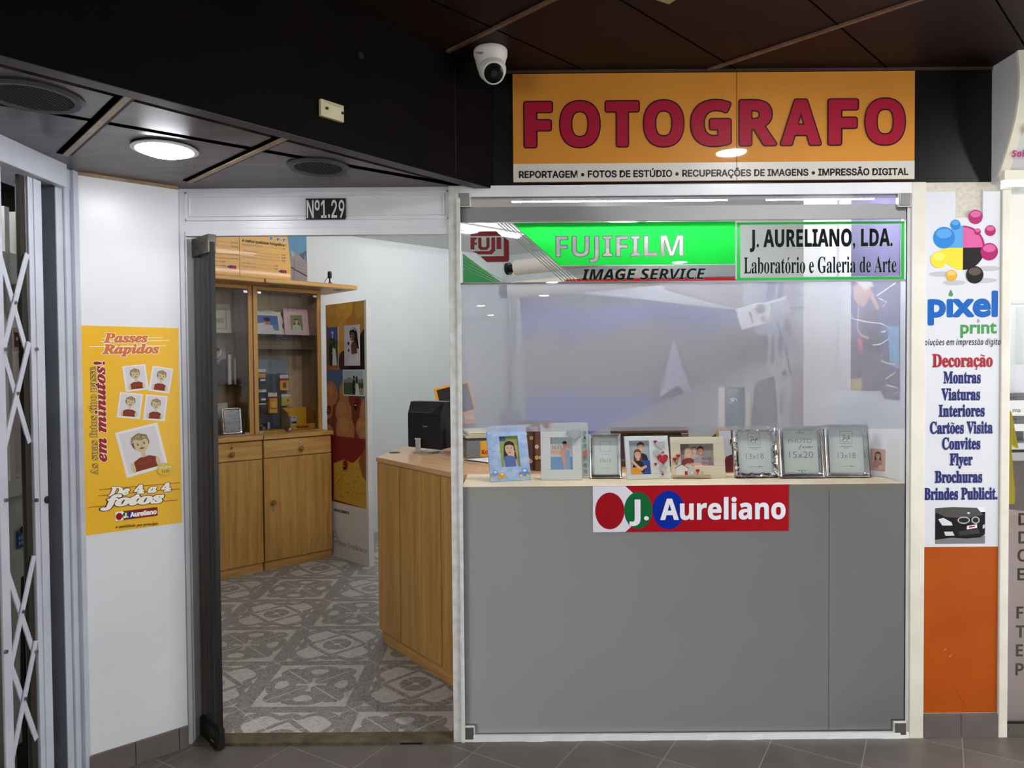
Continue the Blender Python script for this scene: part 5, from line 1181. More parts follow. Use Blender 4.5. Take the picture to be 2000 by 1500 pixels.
p0, p1, p2, p3 = atz(906, 898, zc+.003), atz(1062, 918, zc+.003), atz(1060, 892, zc+.003), atz(960, 893, zc+.003)
g = G().slab([(q_.x, q_.y) for q_ in (p0, p1, p2, p3)], zc+.0005, zc+.004, BLACK)
t = thing('price_sheet', 'white laminated sheet lying on the counter behind the blue frame', 'sheet', T(p0.x+.1, p0.y, zc)); obj(g, 'sheet_backing', t)
g = G(FLAT, lay=-zc-.0045, step=.00006); g.poly([(q_.x, q_.y) for q_ in (p0+Vector((.015, .004, 0)), p1+Vector((-.008, .008, 0)), p2+Vector((-.008, -.004, 0)), p3)], PAPER)
for k in range(5): a_ = p0.lerp(p3, .3+.1*k)+Vector((.03+.02*k, 0, 0)); b_ = p1.lerp(p2, .2+.12*k); g.line([(a_.x, a_.y), (b_.x-.03, b_.y)], .002, GR_)
obj(g, 'sheet_print', t)
# ================================================================ DISPLAY SHELF AND ITS PICTURE FRAMES
obj(G().box(xw0, .031, zsh-.03, xw1, .36, zsh, noisy('cream_shelf', (214, 196, 160), (224, 208, 176), 6, .45)).box(xw0, .013, zsh-.026, xw1, .031, zsh, mat((226, 222, 210), .4)), 'display_shelf', label='cream display shelf behind the window glass', cat='shelf')
def shelfM(px0, px1, yaw, Yb):
    a = at(px0, 940, Yb); b = at(px1, 940, Yb); return T((a.x+b.x)/2, Yb, zsh+.001) @ RZ(yaw), b.x-a.x
def easel(F, h, t): obj(G(F).add([(-.03, .012, h*.6), (.03, .012, h*.6), (.04, .012+h*.30, .03), (-.04, .012+h*.30, .03), (-.03, .016, h*.6), (.03, .016, h*.6), (.04, .016+h*.30, .03), (-.04, .016+h*.30, .03)], [(0, 1, 2, 3), (7, 6, 5, 4), (0, 4, 5, 1), (1, 5, 6, 2), (2, 6, 7, 3), (3, 7, 4, 0)], mat((80, 60, 44), .6)), 'easel_back', t)
def ring_frame(F, w, h, x0, x1, z0, z1, th, m, t):
    g = G(F); g.box(-w/2, 0, 0, w/2, th, z0, m).box(-w/2, 0, z1, w/2, th, h, m).box(-w/2, 0, z0, x0, th, z1, m).box(x1, 0, z0, w/2, th, z1, m).box(-w/2+.003, th-.003, .003, w/2-.003, th, h-.003, mat((90, 70, 52), .6))
    return obj(g, 'frame_border', t, bevel=.0012)
# 1 blue frame with the girl
M, w = shelfM(957, 1040, 15, .15); F = M @ RX(-20); w *= .99; h = .245
t = thing('picture_frame', 'pale blue child photo frame with painted cars, standing tilted', 'picture frame', F)
BLF = noisy('cloudy_blue_paint', (150, 182, 226), (192, 212, 238), 30, .5)
ax0, ax1, az0, az1 = -w*.20, w*.27, h*.25, h*.80
ring_frame(F, w, h, ax0, ax1, az0, az1, .012, BLF, t); easel(F, h, t)
g = G(F, lay=.0085, step=.00006); g.rect(ax0, az0, ax1, az1, mat((152, 164, 84), .4)); g.rect(ax0, az1-.02, ax0+.03, az1, mat((70, 100, 150), .4)); g.rect(ax0+.05, az0+.05, ax1, az1-.04, mat((186, 176, 110), .4)); bust(g, ax0+(ax1-ax0)*.52, h*.575, .058, SK1, mat((28, 22, 26), .5), mat((206, 160, 206), .5), True, smile=False, shoulders=.62)
cx = ax0+(ax1-ax0)*.5; g.poly([(cx-.024, az0), (cx-.026, az0+.045), (cx-.016, az0+.05), (cx+.016, az0+.05), (cx+.026, az0+.045), (cx+.024, az0)], mat((84, 110, 160), .5)); g.poly([(cx+.004, az0+.05), (cx+.016, az0+.075), (cx+.024, az0+.072), (cx+.02, az0+.045)], SK1)
obj(g, 'photo_print', t)
g = G(F, lay=-.0004, step=.00006); DB = mat((112, 146, 206), .5)
for u, v in ((-.36, .83), (-.3, .66), (-.34, .52), (.4, .74), (.42, .58), (-.36, .4), (.1, .9)): g.line([(w*u+.009*math.cos(6.28*k/12), h*v+.005*math.sin(6.28*k/12)) for k in range(9)], .0014, DB)
def car(cx, cz, s, c, c2): g.poly([(cx-.02*s, cz), (cx-.02*s, cz+.012*s), (cx-.010*s, cz+.014*s), (cx-.006*s, cz+.026*s), (cx+.010*s, cz+.026*s), (cx+.014*s, cz+.014*s), (cx+.02*s, cz+.012*s), (cx+.02*s, cz)], c); g.rect(cx-.004*s, cz+.015*s, cx+.008*s, cz+.023*s, PAPER); [g.ell(cx+e*s, cz, .006*s, .006*s, c2, 12) for e in (-.012, .012)]
car(-w*.38, h*.09, 1.0, mat((120, 156, 216), .5), mat((206, 200, 120), .5)); car(-w*.22, h*.06, .85, mat((230, 160, 40), .5), mat((206, 200, 120), .5)); car(w*.34, h*.08, 1.2, mat((104, 140, 206), .5), mat((226, 206, 90), .5))
obj(g, 'painted_cars', t, label='little painted blue and orange cars')
# 2 white frame with heart
M, w = shelfM(1057, 1137, 0, .16); F = M @ RX(-11); h = .222
t = thing('picture_frame', 'white photo frame with a pierced heart on its corner', 'picture frame', F); ax0, ax1, az0, az1 = -w*.26, w*.28, h*.20, h*.82
WF = noisy('white_washed_wood', (222, 226, 224), (230, 232, 230), 12, .45); ring_frame(F, w, h, ax0, ax1, az0, az1, .012, WF, t); easel(F, h, t)
g = G(F, lay=.0085, step=.00006); g.rect(ax0, az0, ax1, az1, mat((190, 208, 216), .4)); g.rect(ax0, az0, ax1, az0+.055, mat((122, 160, 200), .4)); g.poly([(ax0, az0+.07), (ax0, az0+.085), (ax1*.3, az0+.08), (ax1*.3, az0+.06)], mat((226, 180, 140), .4))
g.poly([(.012, az0), (.006, az0+.04), (-.006, az0+.075), (.006, az0+.095), (.018, az0+.10), (.028, az0+.08), (.03, az0)], mat((214, 160, 140), .5)); g.poly([(.018, az0), (.016, az0+.075), (.036, az0+.085), (.040, az0)], mat((150, 176, 206), .5)); g.ell(.018, az0+.108, .009, .012, SK2); g.ell(.016, az0+.116, .010, .007, mat((50, 34, 28), .5)); g.ell(.03, az0+.1, .008, .011, SK1)
g.text('10-15', ax0+.006, az0+.088, .014, mat((204, 120, 110), .5), w=.042, st='serifb')
obj(g, 'photo_print', t)
def heart(cx, cz, s, n=30):
    o = []
    for k in range(n): a = 6.28319*k/n; o.append((cx+s*.0625*16*math.sin(a)**3, cz+s*.0625*(13*math.cos(a)-5*math.cos(2*a)-2*math.cos(3*a)-math.cos(4*a))))
    return o
g = G(F).prism(heart(w*.33, h*.885, .032), -.007, -.001, mat((168, 174, 178), .4)); g.lay = -.0072; g.step = 0
for k in range(26): a = k*2.399; r = .0045*math.sqrt(k); q = (w*.33+r*math.cos(a), h*.89+r*math.sin(a)); g.line([(q[0]+.0035*math.cos(6.28*j/8), q[1]+.0035*math.sin(6.28*j/8)) for j in range(7)], .0012, mat((236, 238, 238), .5), y=-.0073)
obj(g, 'heart_ornament', t, label='pierced white heart ornament')
# 3 plain silver 10x15
def mini_art(g, w, h):
    g.line([(-w*.16, h*.6), (w*.16, h*.6), (w*.16, h*.83), (-w*.16, h*.83)], .0014, mat((90, 96, 98), .5), closed=True); g.line([(-w*.15, h*.54), (w*.15, h*.54)], .001, LT); g.text('10x15', 0, h*.36, h*.085, LT, w=w*.34, al='C', st='sans', off=-.012); g.line([(-w*.16, h*.22), (w*.18, h*.22)], .001, LT)
M, w = shelfM(1152, 1215, 0, .20); silver_frame(M @ RX(-9), w, .192, .020, mini_art, 'small silver frame with a 10x15 paper insert')
# 4 couple and hearts
M, w = shelfM(1224, 1312, 7, .17); F = M @ RX(-13); h = .185
t = thing('picture_frame', 'white photo frame with a couple and raised hearts', 'picture frame', F); ax0, ax1, az0, az1 = -w*.40, w*.06, h*.11, h*.89
ring_frame(F, w, h, ax0, ax1, az0, az1, .012, WF, t); easel(F, h, t)
g = G(F, lay=.0085, step=.00006); g.rect(ax0, az0, ax1, az1, mat((168, 182, 188), .4))
ac = (ax0+ax1)/2; bust(g, ac+.008, h*.74, .040, SK1, mat((54, 38, 30), .5), mat((30, 36, 60), .5), shoulders=.8); g.rect(ac+.008, az0, ax1, az0+.06, mat((48, 74, 140), .5)); bust(g, ac-.008, h*.57, .040, SK1, mat((120, 62, 34), .5), mat((38, 32, 34), .5), True, shoulders=.7)
g.poly([(ax0, az0), (ax0+.004, az0+.03), (ac, az0+.034), (ac+.006, az0)], mat((224, 156, 54), .5)); g.line([(ax0+.006, az0+.062), (ac-.006, az0+.03), (ac+.012, az0+.02)], .011, SK1); g.line([(ac+.028, az0+.036), (ac+.006, az0+.026)], .011, SK1)
obj(g, 'photo_print', t)
WR = mat((196, 197, 198), .5)
for u, v, s, m, dots in ((.20, .86, .0075, RED, 0), (.31, .79, .021, WR, 1), (.22, .60, .018, WR, 1), (.34, .46, .024, mat((180, 26, 44), .4), 2), (.36, .61, .005, RED, 0), (.17, .34, .0065, RED, 0), (.33, .24, .018, WR, 1), (.31, .10, .005, RED, 0)):
    g = G(F).prism(heart(w*u, h*v, s), -.005, -.0005, m)
    if dots:
        for k in range(14): a = k*2.399; r = s*.19*math.sqrt(k); g.poly([(w*u+r*math.cos(a)+.0011*math.cos(6.28*j/6), h*v+s*.1+r*math.sin(a)*.8+.0011*math.sin(6.28*j/6)) for j in range(6)], mat((92, 96, 100), .5) if dots == 1 else mat((236, 206, 206), .5), -.0053)
    obj(g, 'heart_ornament', t, label='red heart' if m is not WR else 'pale heart printed with dots')
# 5 wooden frame with the house
M, w = shelfM(1313, 1418, 0, .18); F = M @ RX(-12); h = .178
t = thing('picture_frame', 'light wooden photo frame with a family and a wooden house', 'picture frame', F); LW = wood('pale_birch', (212, 200, 172), (222, 212, 186), (228, 220, 198), (2, 20, 20), .5, 0)
ax0, ax1, az0, az1 = -w*.32, w*.30, h*.30, h*.83; ring_frame(F, w, h, ax0, ax1, az0, az1, .013, LW, t); easel(F, h, t)
g = G(F, lay=.0095, step=.00006); g.rect(ax0, az0, ax1, az1, mat((150, 142, 142), .4)); g.rect(ax0, az0+.05, ax0+.04, az1, mat((110, 100, 104), .4)); bust(g, ax0+.062, h*.68, .027, SK1, mat((120, 84, 60), .5), mat((190, 180, 176), .5)); bust(g, ax0+.035, h*.62, .036, SK1, mat((206, 178, 136), .5), mat((120, 50, 56), .5), True); bust(g, ax0+.088, h*.66, .036, SK2, mat((40, 30, 28), .5), mat((160, 158, 170), .5)); g.poly([(ax0+.01, az0), (ax0+.03, az0+.012), (ax0+.08, az0+.014), (ax0+.1, az0)], SK1)
g.text('PHOTO', ax0+.092, az0+.026, .010, mat((50, 50, 54), .5), w=.04, st='serifb'); g.text('10x15', ax0+.09, az0+.007, .013, mat((176, 60, 66), .5), w=.045, st='serifb')
obj(g, 'photo_print', t)
HS = mat((232, 230, 222), .5); z0 = h*.08
g = G(F).prism([(-w*.43, z0), (-w*.21, z0), (-w*.21, z0+.030), (-w*.32, z0+.044), (-w*.43, z0+.030)], -.008, -.0005, HS).prism([(-w*.21, z0), (-w*.10, z0), (-w*.10, z0+.034), (-w*.16, z0+.044), (-w*.21, z0+.034)], -.007, -.0005, mat((206, 206, 196), .5)); g.box(-w*.27, -.010, z0, -w*.22, -.008, z0+.016, RED).box(-w*.15, -.009, z0+.003, -w*.12, -.007, z0+.014, PAPER)
g.line([(-w*.45, z0+.028), (-w*.32, z0+.047), (-w*.19, z0+.028)], .003, mat((96, 96, 92), .5), y=-.0085); g.line([(-w*.2, z0+.046), (-w*.16, z0+.05), (-w*.09, z0+.036)], .003, mat((140, 120, 90), .5), y=-.0075)
obj(g, 'house_ornament', t, label='little white wooden house with a red door')
g = G(F)
for u, v in ((-.44, .46), (-.37, .54)): g.prism(heart(w*u, h*v, .009), -.006, -.0005, RED)
g.prism(heart(-w*.02, z0+.018, .008), -.006, -.0005, RED); g.lay = -.001
for a, b in (((-.44, .44), (-.40, .32)), ((-.37, .52), (-.40, .32)), ((-.02, .13), (-.02, .03))): g.line([(w*a[0], h*a[1]), (w*b[0], h*b[1])], .0022, mat((60, 84, 64), .5))
g.line([(w*.05, z0), (w*.07, z0+.02)], .0025, mat((170, 166, 120), .5)); g.line([(w*.09, z0), (w*.06, z0+.015)], .0025, mat((170, 166, 120), .5))
obj(g, 'flower_ornament', t, label='red heart flowers'); obj(G(F).box(-w*.48, -.012, z0-.008, w*.20, 0, z0, wood('tan_ledge', (186, 158, 116), (198, 172, 132), (206, 184, 146), (2, 20, 20), .5, 0)), 'frame_ledge', t)
# 6 to 8 silver frames
M, w = shelfM(1433, 1521, 3, .185); silver_frame(M @ RX(-10), w, .222, .026, zep_art('13x18'), 'hammered wavy silver frame holding a 13x18 insert', True)
M, w = shelfM(1523, 1611, 0, .165); silver_frame(M @ RX(-8), w, .225, .024, photoframe_art('15x20'), 'plain silver frame reading 15x20 between the two 13x18 frames')
M, w = shelfM(1613, 1699, -2, .17); silver_frame(M @ RX(-8), w, .228, .022, zep_art('13x18'), 'smooth silver 13x18 frame next to the white photo folder')
# 9 white folder with a woman's photo
a, b = at(1618, 940, .33), at(1753, 940, .14); wF = (b-a).length; FM = T(a.x, a.y, zsh+.001) @ RZ(math.degrees(math.atan2(b.y-a.y, b.x-a.x))) @ RX(-3)
t = thing('photo_folder', 'tall white card photo folder standing at the window corner', 'photo folder', FM @ T(wF/2, 0, 0)); WC = mat((224, 226, 232), .5)
ht = .355
obj(G(FM).prism([(0, 0), (wF, 0), (wF, ht*.76), (wF-.05, ht*.96), (wF-.075, ht), (0, ht)], 0, .003, WC), 'folder_front', t)
obj(G(FM).prism([(.0, .0), (wF+.02, 0), (wF+.02, ht+.012), (.0, ht+.012)], .012, .015, mat((214, 217, 226), .5)), 'folder_back', t)
fq = lambda px, py: onM(px, py, FM, -.001); x0, z1 = fq(1700, 876); x1, z0 = fq(1729, 921)
g = G(FM, lay=-.0004, step=.00006); g.rect(x0, z0, x1, z1, mat((196, 160, 150), .4)); cx = (x0+x1)/2; bust(g, cx, z0+(z1-z0)*.70, .028, SK2, mat((52, 34, 30), .5), mat((178, 130, 120), .5), True, shoulders=.7); g.ell(cx+.012, z0+.016, .010, .009, mat((206, 190, 170), .5), 10); obj(g, 'photo_print', t)
# ---- things behind the front row
FLW = mat((214, 190, 120), .5); BRF = noisy('brown_floral_board', (92, 52, 38), (112, 66, 48), 8, .5)
def floral(g, w, h):
    random.seed(5)
    for k in range(16):
        x, z = random.uniform(-.46, .46)*w, random.uniform(.08, .95)*h; m = (FLW, mat((222, 206, 190), .5))[k % 2]
        for j in range(5): g.ell(x+.006*math.cos(j*1.257), z+.006*math.sin(j*1.257), .0045, .0045, m, 8)
        g.ell(x, z, .003, .003, mat((190, 130, 60), .5), 8)
for (pa, pb, Y_, lab, yaw) in ((1002, 1042, .50, 'brown floral box file behind the pale blue frame', -8), (1046, 1090, .47, 'brown floral box file leaning behind the white heart frame', 10)):
    a, b = at(pa, 930, Y_), at(pb, 930, Y_); zz0 = zsh; M = T((a.x+b.x)/2, Y_, zc+.0005) @ RZ(yaw)
    panelart('box_file', lab, 'box file', M, b.x-a.x, .235, .055, BRF, floral, ('file_case', 'floral_print'), 3)
M, w = shelfM(1080, 1151, 2, .27)
def mint(g, w, h):
    for k in range(7): g.ell(w*.40, h*(.08+.12*k), .009, .010, mat((150, 178, 190), .5), 10); g.line([(w*.36, h*(.1+.12*k)), (w*.44, h*(.1+.12*k))], .0015, mat((90, 110, 120), .5))
    g.poly([(w*.34, h*.36), (w*.46, h*.36), (w*.46, h*.5), (w*.34, h*.46)], mat((206, 140, 110), .5)); g.ell(w*.4, h*.72, .005, .008, mat((90, 100, 100), .5), 8)
panelart('picture_frame', 'mint green card frame peeping out behind the white heart frame', 'picture frame', M, w, .235, .008, mat((212, 222, 214), .5), mint, ('frame_board', 'frame_print'), 8)
a, b = at(1196, 930, .55), at(1350, 930, .55); F = T((a.x+b.x)/2, .58, zc+.0005) @ RX(-6); w = b.x-a.x; h = .198
t = thing('picture_frame', 'large dark walnut frame standing behind the couple photo frame', 'picture frame', F)
bw_ = .036; g = G(F); g.box(-w/2, 0, 0, w/2, .025, bw_, DARKW).box(-w/2, 0, h-bw_, w/2, .025, h, DARKW).box(-w/2, 0, bw_, -w/2+bw_, .025, h-bw_, DARKW).box(w/2-bw_, 0, bw_, w/2, .025, h-bw_, DARKW); obj(g, 'frame_border', t, bevel=.006)
obj(G(F).box(-w/2+bw_, .01, bw_, w/2-bw_, .016, h-bw_, mat((60, 50, 48), .2)), 'frame_panel', t)
def boyart(g, w, h): g.rect(-w*.44, h*.08, w*.44, h*.92, mat((206, 206, 212), .4)); bust(g, w*.02, h*.60, .062, SK1, mat((60, 44, 38), .5), mat((96, 32, 44), .5))
a, b = at(1402, 930, .34), at(1470, 930, .34)
panelart('picture_frame', 'wood framed portrait of a boy half hidden behind the hammered silver frame', 'picture frame', T((a.x+b.x)/2, .33, zsh+.001), b.x-a.x, .205, .014, wood('golden_wood', (150, 106, 54), (176, 130, 74), (190, 146, 90), (3, 18, 18)), boyart, ('frame_board', 'photo_print'), 8)
# oak worktop behind the shelf on the studio side
DT = thing('studio_table', 'oak studio table behind the display shelf', 'table', T(1.0, .9, 0))
obj(G().box(.46, .42, .99, 1.545, 1.03, 1.02, OAKH).box(.8, 1.16, .99, 2.2, 2.12, 1.02, OAKH), 'table_top', DT, bevel=.004)
for x_, y_ in ((.5, .46), (1.48, .46), (.5, .91), (1.48, .91)): obj(G().box(x_-.025, y_-.025, 0, x_+.025, y_+.025, .99, OAK), 'leg', DT)
a, b = at(1352, 870, .62), at(1438, 846, .62); 
obj(G(T(a.x, .62, 1.0205) @ RZ(-4)).box(0, 0, 0, b.x-a.x+.1, .12, .05, OAKH).box(.0, -.004, .05, b.x-a.x+.1, .12, .085, wood('golden_box', (150, 116, 70), (176, 142, 92), (190, 158, 108), (3, 18, 18))), 'wooden_box', label='golden wooden box on the studio table behind the family frame', cat='box', bevel=.003)
a = at(1400, 850, .75); obj(G().tube([(a.x-.06, .78, 1.1055), (a.x, .72, 1.16), (a.x+.06, .74, 1.15), (a.x+.1, .76, 1.1055+.0)], [.012, .02, .022, .012], BLACK), 'camera_strap', label='black strap lying over the golden wooden box', cat='strap', smooth=True)
# ================================================================ STUDIO SEEN THROUGH THE HAZY FILM
def cylthing(name, label, cat, p, q, r, m): return obj(G().cyl(p, q, r, m), name, label=label, cat=cat, smooth=True)
rl = thing('paper_roll', 'pale backdrop paper roll on its wall bracket', 'paper roll', T(*at(990, 567, 2.3)))
pa, pb = at(998, 568, 2.3), at(1290, 538, 1.75); dv = (pb-pa).normalized()
obj(G().cyl(pa, pb, .062, mat((214, 208, 196), .6)), 'roll_tube', rl, smooth=True); obj(G().cyl(pa-dv*.06, pa, .03, BLACK).cyl(pa-dv*.075, pa-dv*.05, .05, BLACK), 'roll_knob', rl, smooth=True)
rl = thing('paper_roll', 'upper pale backdrop roll seen through the clear part of the green sign', 'paper roll', T(*at(1006, 520, 2.3)))
pa, pb = at(1008, 523, 2.3), at(1300, 488, 1.75)
obj(G().cyl(pa, pb, .055, mat((206, 200, 190), .6)), 'roll_tube', rl, smooth=True); obj(G().cyl(pa-dv*.06, pa, .028, BLACK).cyl(pa-dv*.075, pa-dv*.05, .045, BLACK), 'roll_knob', rl, smooth=True)
CH = mat((150, 148, 150), .4, .3)
for i, (xa, ya, xb, yb, lab) in enumerate(((992, 590, 994, 772, 'beaded chain hanging from the pale paper roll to the weight'), (1000, 590, 998, 772, 'second beaded chain beside the one reaching the weight'), (1006, 596, 1004, 706, 'short looped beaded chain beside the backdrop edge'))):
    a, b = at(xa, ya, 2.28-i*.01), at(xb, yb, 2.28-i*.01); g = G(); n = 60
    for k in range(n+1):
        c = a.lerp(b, k/n); g.ball(c, .0075, CH, n=6, k=4)
    obj(g, 'bead_chain', label=lab, cat='chain', smooth=True)
a = at(996, 790, 2.275); t = thing('chain_weight', 'grey weight at the end of the beaded chains', 'weight', T(a.x, a.y, a.z-.2))
obj(G().cyl((a.x, a.y, a.z-.03), (a.x, a.y, a.z+.035), .02, STEEL), 'weight_clip', t); obj(G().box(a.x-.075, a.y-.03, a.z-.32, a.x+.075, a.y+.03, a.z-.03, mat((128, 128, 146), .5)), 'weight_block', t, bevel=.006)
# painted cloth backdrop
def bands(name):
    m, t, b = nodes(name); v = coords(t, (1, 1, 1)); n = nn(t, 'ShaderNodeTexNoise', Scale=1.6, Detail=4); t.links.new(v, n.inputs['Vector'])
    sx = nn(t, 'ShaderNodeSeparateXYZ'); t.links.new(v, sx.inputs[0]); mu = nn(t, 'ShaderNodeMath', operation='MULTIPLY_ADD'); t.links.new(n.outputs['Fac'], mu.inputs[0]); mu.inputs[1].default_value = .42; t.links.new(sx.outputs[2], mu.inputs[2])
    r = ramp(t, [(.10, (116, 114, 184)), (.36, (112, 112, 192)), (.56, (138, 136, 130)), (.74, (146, 143, 124)), (.90, (124, 124, 200))]); e = r.color_ramp.elements.new(1.0); e.color = rgb((116, 118, 114))
    mm = nn(t, 'ShaderNodeMath', operation='MULTIPLY'); mm.inputs[1].default_value = .72; t.links.new(mu.outputs[0], mm.inputs[0]); t.links.new(mm.outputs[0], r.inputs[0]); t.links.new(r.outputs[0], b.inputs['Base Color']); b.inputs['Roughness'].default_value = .9; return m
tl, tr, br, bl = at(1014, 560, 2.35), at(1506, 612, 2.6), at(1508, 694, 2.6), at(1032, 900, 2.2)
mid = at(1370, 742, 2.5)
def cloth(u, v):
    top = tl.lerp(tr, u); lo = bl.lerp(br, u); bow = (mid-bl.lerp(br, .75))*(math.sin(math.pi*u)**1.0)*.55
    lo = lo+Vector((0, 0, bow.z)); p = top.lerp(lo, v); p.y += .018*math.sin(u*34+v*3)*(.3+v)+.02*math.sin(u*11); return tuple(p)
obj(G().grid(cloth, 70, 24, bands('painted_backdrop_cloth')), 'studio_curtain', label='mottled lilac and olive studio cloth hanging behind the film', cat='cloth backdrop', smooth=True)
# white tulle bundle hung on the cloth
c = at(1316, 668, 2.36); random.seed(9)
def tulle(u, v):
    a = 6.28319*u; r = .024+.13*v**1.3+.022*math.sin(5*a+2)*v; return (c.x+r*math.cos(a)*.75, c.y+r*math.sin(a)*.5, c.z-.36*v+.035*v*math.sin(3*a))
obj(G().grid(tulle, 48, 14, mat((176, 176, 200), .8)), 'tulle_bundle', label='gathered white tulle hanging in front of the lilac cloth', cat='fabric', smooth=True)
# reflector panel top
v4 = [at(1290, 545, 2.2), at(1452, 545, 2.4), at(1450, 606, 2.42), at(1300, 566, 2.2)]
n_ = Vector((0, .02, 0)); obj(G().add([tuple(p) for p in v4]+[tuple(p+n_) for p in v4], [(3, 2, 1, 0), (4, 5, 6, 7), (0, 1, 5, 4), (1, 2, 6, 5), (2, 3, 7, 6), (3, 0, 4, 7)], mat((176, 168, 164), .7)), 'reflector_panel', label='beige reflector panel above the lilac cloth', cat='reflector')
# studio flash head
c = at(1478, 614, 1.7); FH = T(c.x, c.y, c.z) @ RY(-17) @ RZ(-22); FW = mat((226, 228, 232), .4)
t = thing('studio_flash', 'white studio flash head on the wall', 'studio flash', FH)
face = [(-.115, -.07), (.03, -.07), (.07, -.05), (.085, 0), (.07, .05), (.03, .07), (-.115, .07)]
obj(G(FH).prism(face, -.02, .02, FW), 'flash_face', t, bevel=.004)
obj(G(FH).box(.0, .02, -.055, .20, .16, .055, FW), 'flash_body', t, bevel=.006)
g = G(FH)
for k in range(7): g.box(.09, .015, -.045+.013*k, .205, .02, -.039+.013*k, mat((170, 172, 178), .5))
obj(g, 'flash_fins', t)
obj(G(FH).lathe([(.030, 0), (.028, .010), (.018, .02), (.001, .023)], mat((110, 100, 90), .1, coat=1), (.03, -.02, .028), (0, -1, 0)), 'flash_dial', t, smooth=True)
g = G(FH)
for k in range(3): g.cyl((-.035, -.02, -.03+.026*k), (-.035, -.026, -.03+.026*k), .008, mat((96, 98, 106), .4), n=12)
g.cyl((.03, -.02, -.035), (.03, -.026, -.035), .014, mat((130, 132, 144), .4)); obj(g, 'flash_button', t)
a = Vector((2.69, c.y+.30, c.z+.12)); obj(G().cyl(c+Vector((.10, .10, .03)), a, .012, STEEL), 'flash_arm', t)
pts = [c+Vector((.17, .10, -.05)), at(1536, 690, 1.8), at(1545, 735, 1.75), at(1556, 800, 1.7), at(1560, 850, 1.65)]
obj(G().tube(pts, .0045, mat((70, 70, 76), .5)), 'flash_cable', t)
# wall pictures and leaning boards at the studio end
def flatpic(name, label, cat, pts, Y, th, m, art=None, dY=(0, 0, 0, 0)):
    v = [at(px, py, Y+d) for (px, py), d in zip(pts, dY)]; n = Vector((0, th, 0))
    if pts[0][1] > 820: v[0].z = v[1].z = 1.0205
    t = thing(name, label, cat, T(*v[0])); obj(G().add([tuple(p) for p in v]+[tuple(p+n) for p in v], [(0, 1, 2, 3), (7, 6, 5, 4), (1, 0, 4, 5), (2, 1, 5, 6), (3, 2, 6, 7), (0, 3, 7, 4)], m), 'picture_board', t)
    if art:
        g = G(I4)
        def P(u, w_): q = v[0].lerp(v[1], u); r = v[3].lerp(v[2], u); return tuple(q.lerp(r, w_)+Vector((0, -.002-g.k*.0008, 0)))
        g.k = 0
        for c_, pl in art: g.k += 1; g.add([P(*q) for q in pl], [tuple(range(len(pl)))], c_)
        obj(g, 'picture_print', t)
    return t
PU, PKK = mat((110, 96, 160), .5), mat((206, 178, 186), .5)
flatpic('photo_poster', 'pink and purple portrait poster behind the flash head', 'poster', [(1475, 655), (1545, 655), (1556, 545), (1470, 545)], 2.46, .01, mat((196, 196, 214), .5), [(PU, [(.3, .55), (.45, .55), (.55, 1), (.35, 1)]), (PU, [(.55, .6), (.66, .6), (.74, 1), (.62, 1)]), (PKK, [(.72, .3), (.98, .3), (.98, .95), (.8, .9)]), (mat((160, 110, 110), .5), [(.76, 0), (.96, 0), (.96, .25), (.8, .3)])])
flatpic('photo_poster', 'grey print of a church tower with arches under the flash head', 'poster', [(1500, 714), (1542, 714), (1538, 650), (1502, 654)], 2.3, .01, mat((200, 200, 206), .5), [(mat((130, 130, 138), .5), [(.5, .35), (.7, .35), (.72, .8), (.6, .95), (.48, .8)]), (mat((150, 148, 156), .5), [(.1, .1), (.3, .1), (.28, .9), (.12, .9)])])
flatpic('leaning_picture', 'grey patterned picture leaning under the lilac cloth', 'picture', [(1415, 835), (1444, 835), (1454, 768), (1430, 768)], 2.0, .012, mat((120, 116, 124), .5), [(mat((176, 174, 178), .5), [(.2, .1), (.5, .1), (.7, .5), (.4, .5)]), (mat((190, 190, 194), .5), [(.5, .5), (.8, .45), (.9, .9), (.6, .9)])])
a = at(1462, 830, 1.9); obj(G().cyl((a.x, 1.9, 1.0205), (a.x, 1.9, at(1462, 765, 1.9).z), .021, mat((212, 210, 196), .6)), 'paper_tube', label='cream paper tube standing under the lilac cloth', cat='tube', smooth=True)
flatpic('leaning_board', 'dull green board leaning in the studio corner', 'board', [(1466, 838), (1526, 838), (1512, 735), (1476, 748)], 1.95, .02, mat((118, 122, 104), .7))
flatpic('leaning_board', 'white angled board leaning beside the dull green board', 'board', [(1518, 826), (1524, 826), (1546, 742), (1522, 742)], 1.85, .012, mat((206, 212, 218), .6), [(mat((150, 150, 150), .6), [(.1, .5), (.4, .4), (.5, .7), (.2, .8)])])
flatpic('white_shelf_box', 'small white box with dark knob under the church print', 'box', [(1506, 736), (1544, 736), (1542, 718), (1504, 718)], 1.9, .08, mat((206, 206, 214), .5), [(mat((110, 110, 124), .5), [(.62, .2), (.82, .2), (.86, .5), (.74, .8), (.6, .5)])])
flatpic('beige_panel', 'tall beige panel beside the white side wall', 'panel', [(1540, 842), (1572, 842), (1572, 720), (1548, 720)], 1.5, .02, mat((176, 164, 158), .6))
a, b = at(1403, 838, .9), at(1440, 756, .9)
t = thing('acrylic_box', 'clear acrylic box with glass beads on the studio table', 'box', T((a.x+b.x)/2, .9, 1.0205)); obj(G().box(a.x, .78, 1.021, b.x, .786, b.z, SHELFG).box(a.x, .90, 1.021, b.x, .906, b.z, SHELFG).box(a.x, .786, 1.021, a.x+.005, .90, b.z, PAPER).box(b.x-.004, .786, 1.021, b.x, .90, b.z, SHELFG), 'box_shell', t)
g = G(); random.seed(2); zs_ = b.z-.05
g.box(a.x+.006, .79, 1.0215, b.x-.006, .895, zs_-.03, mat((190, 196, 204), .5))
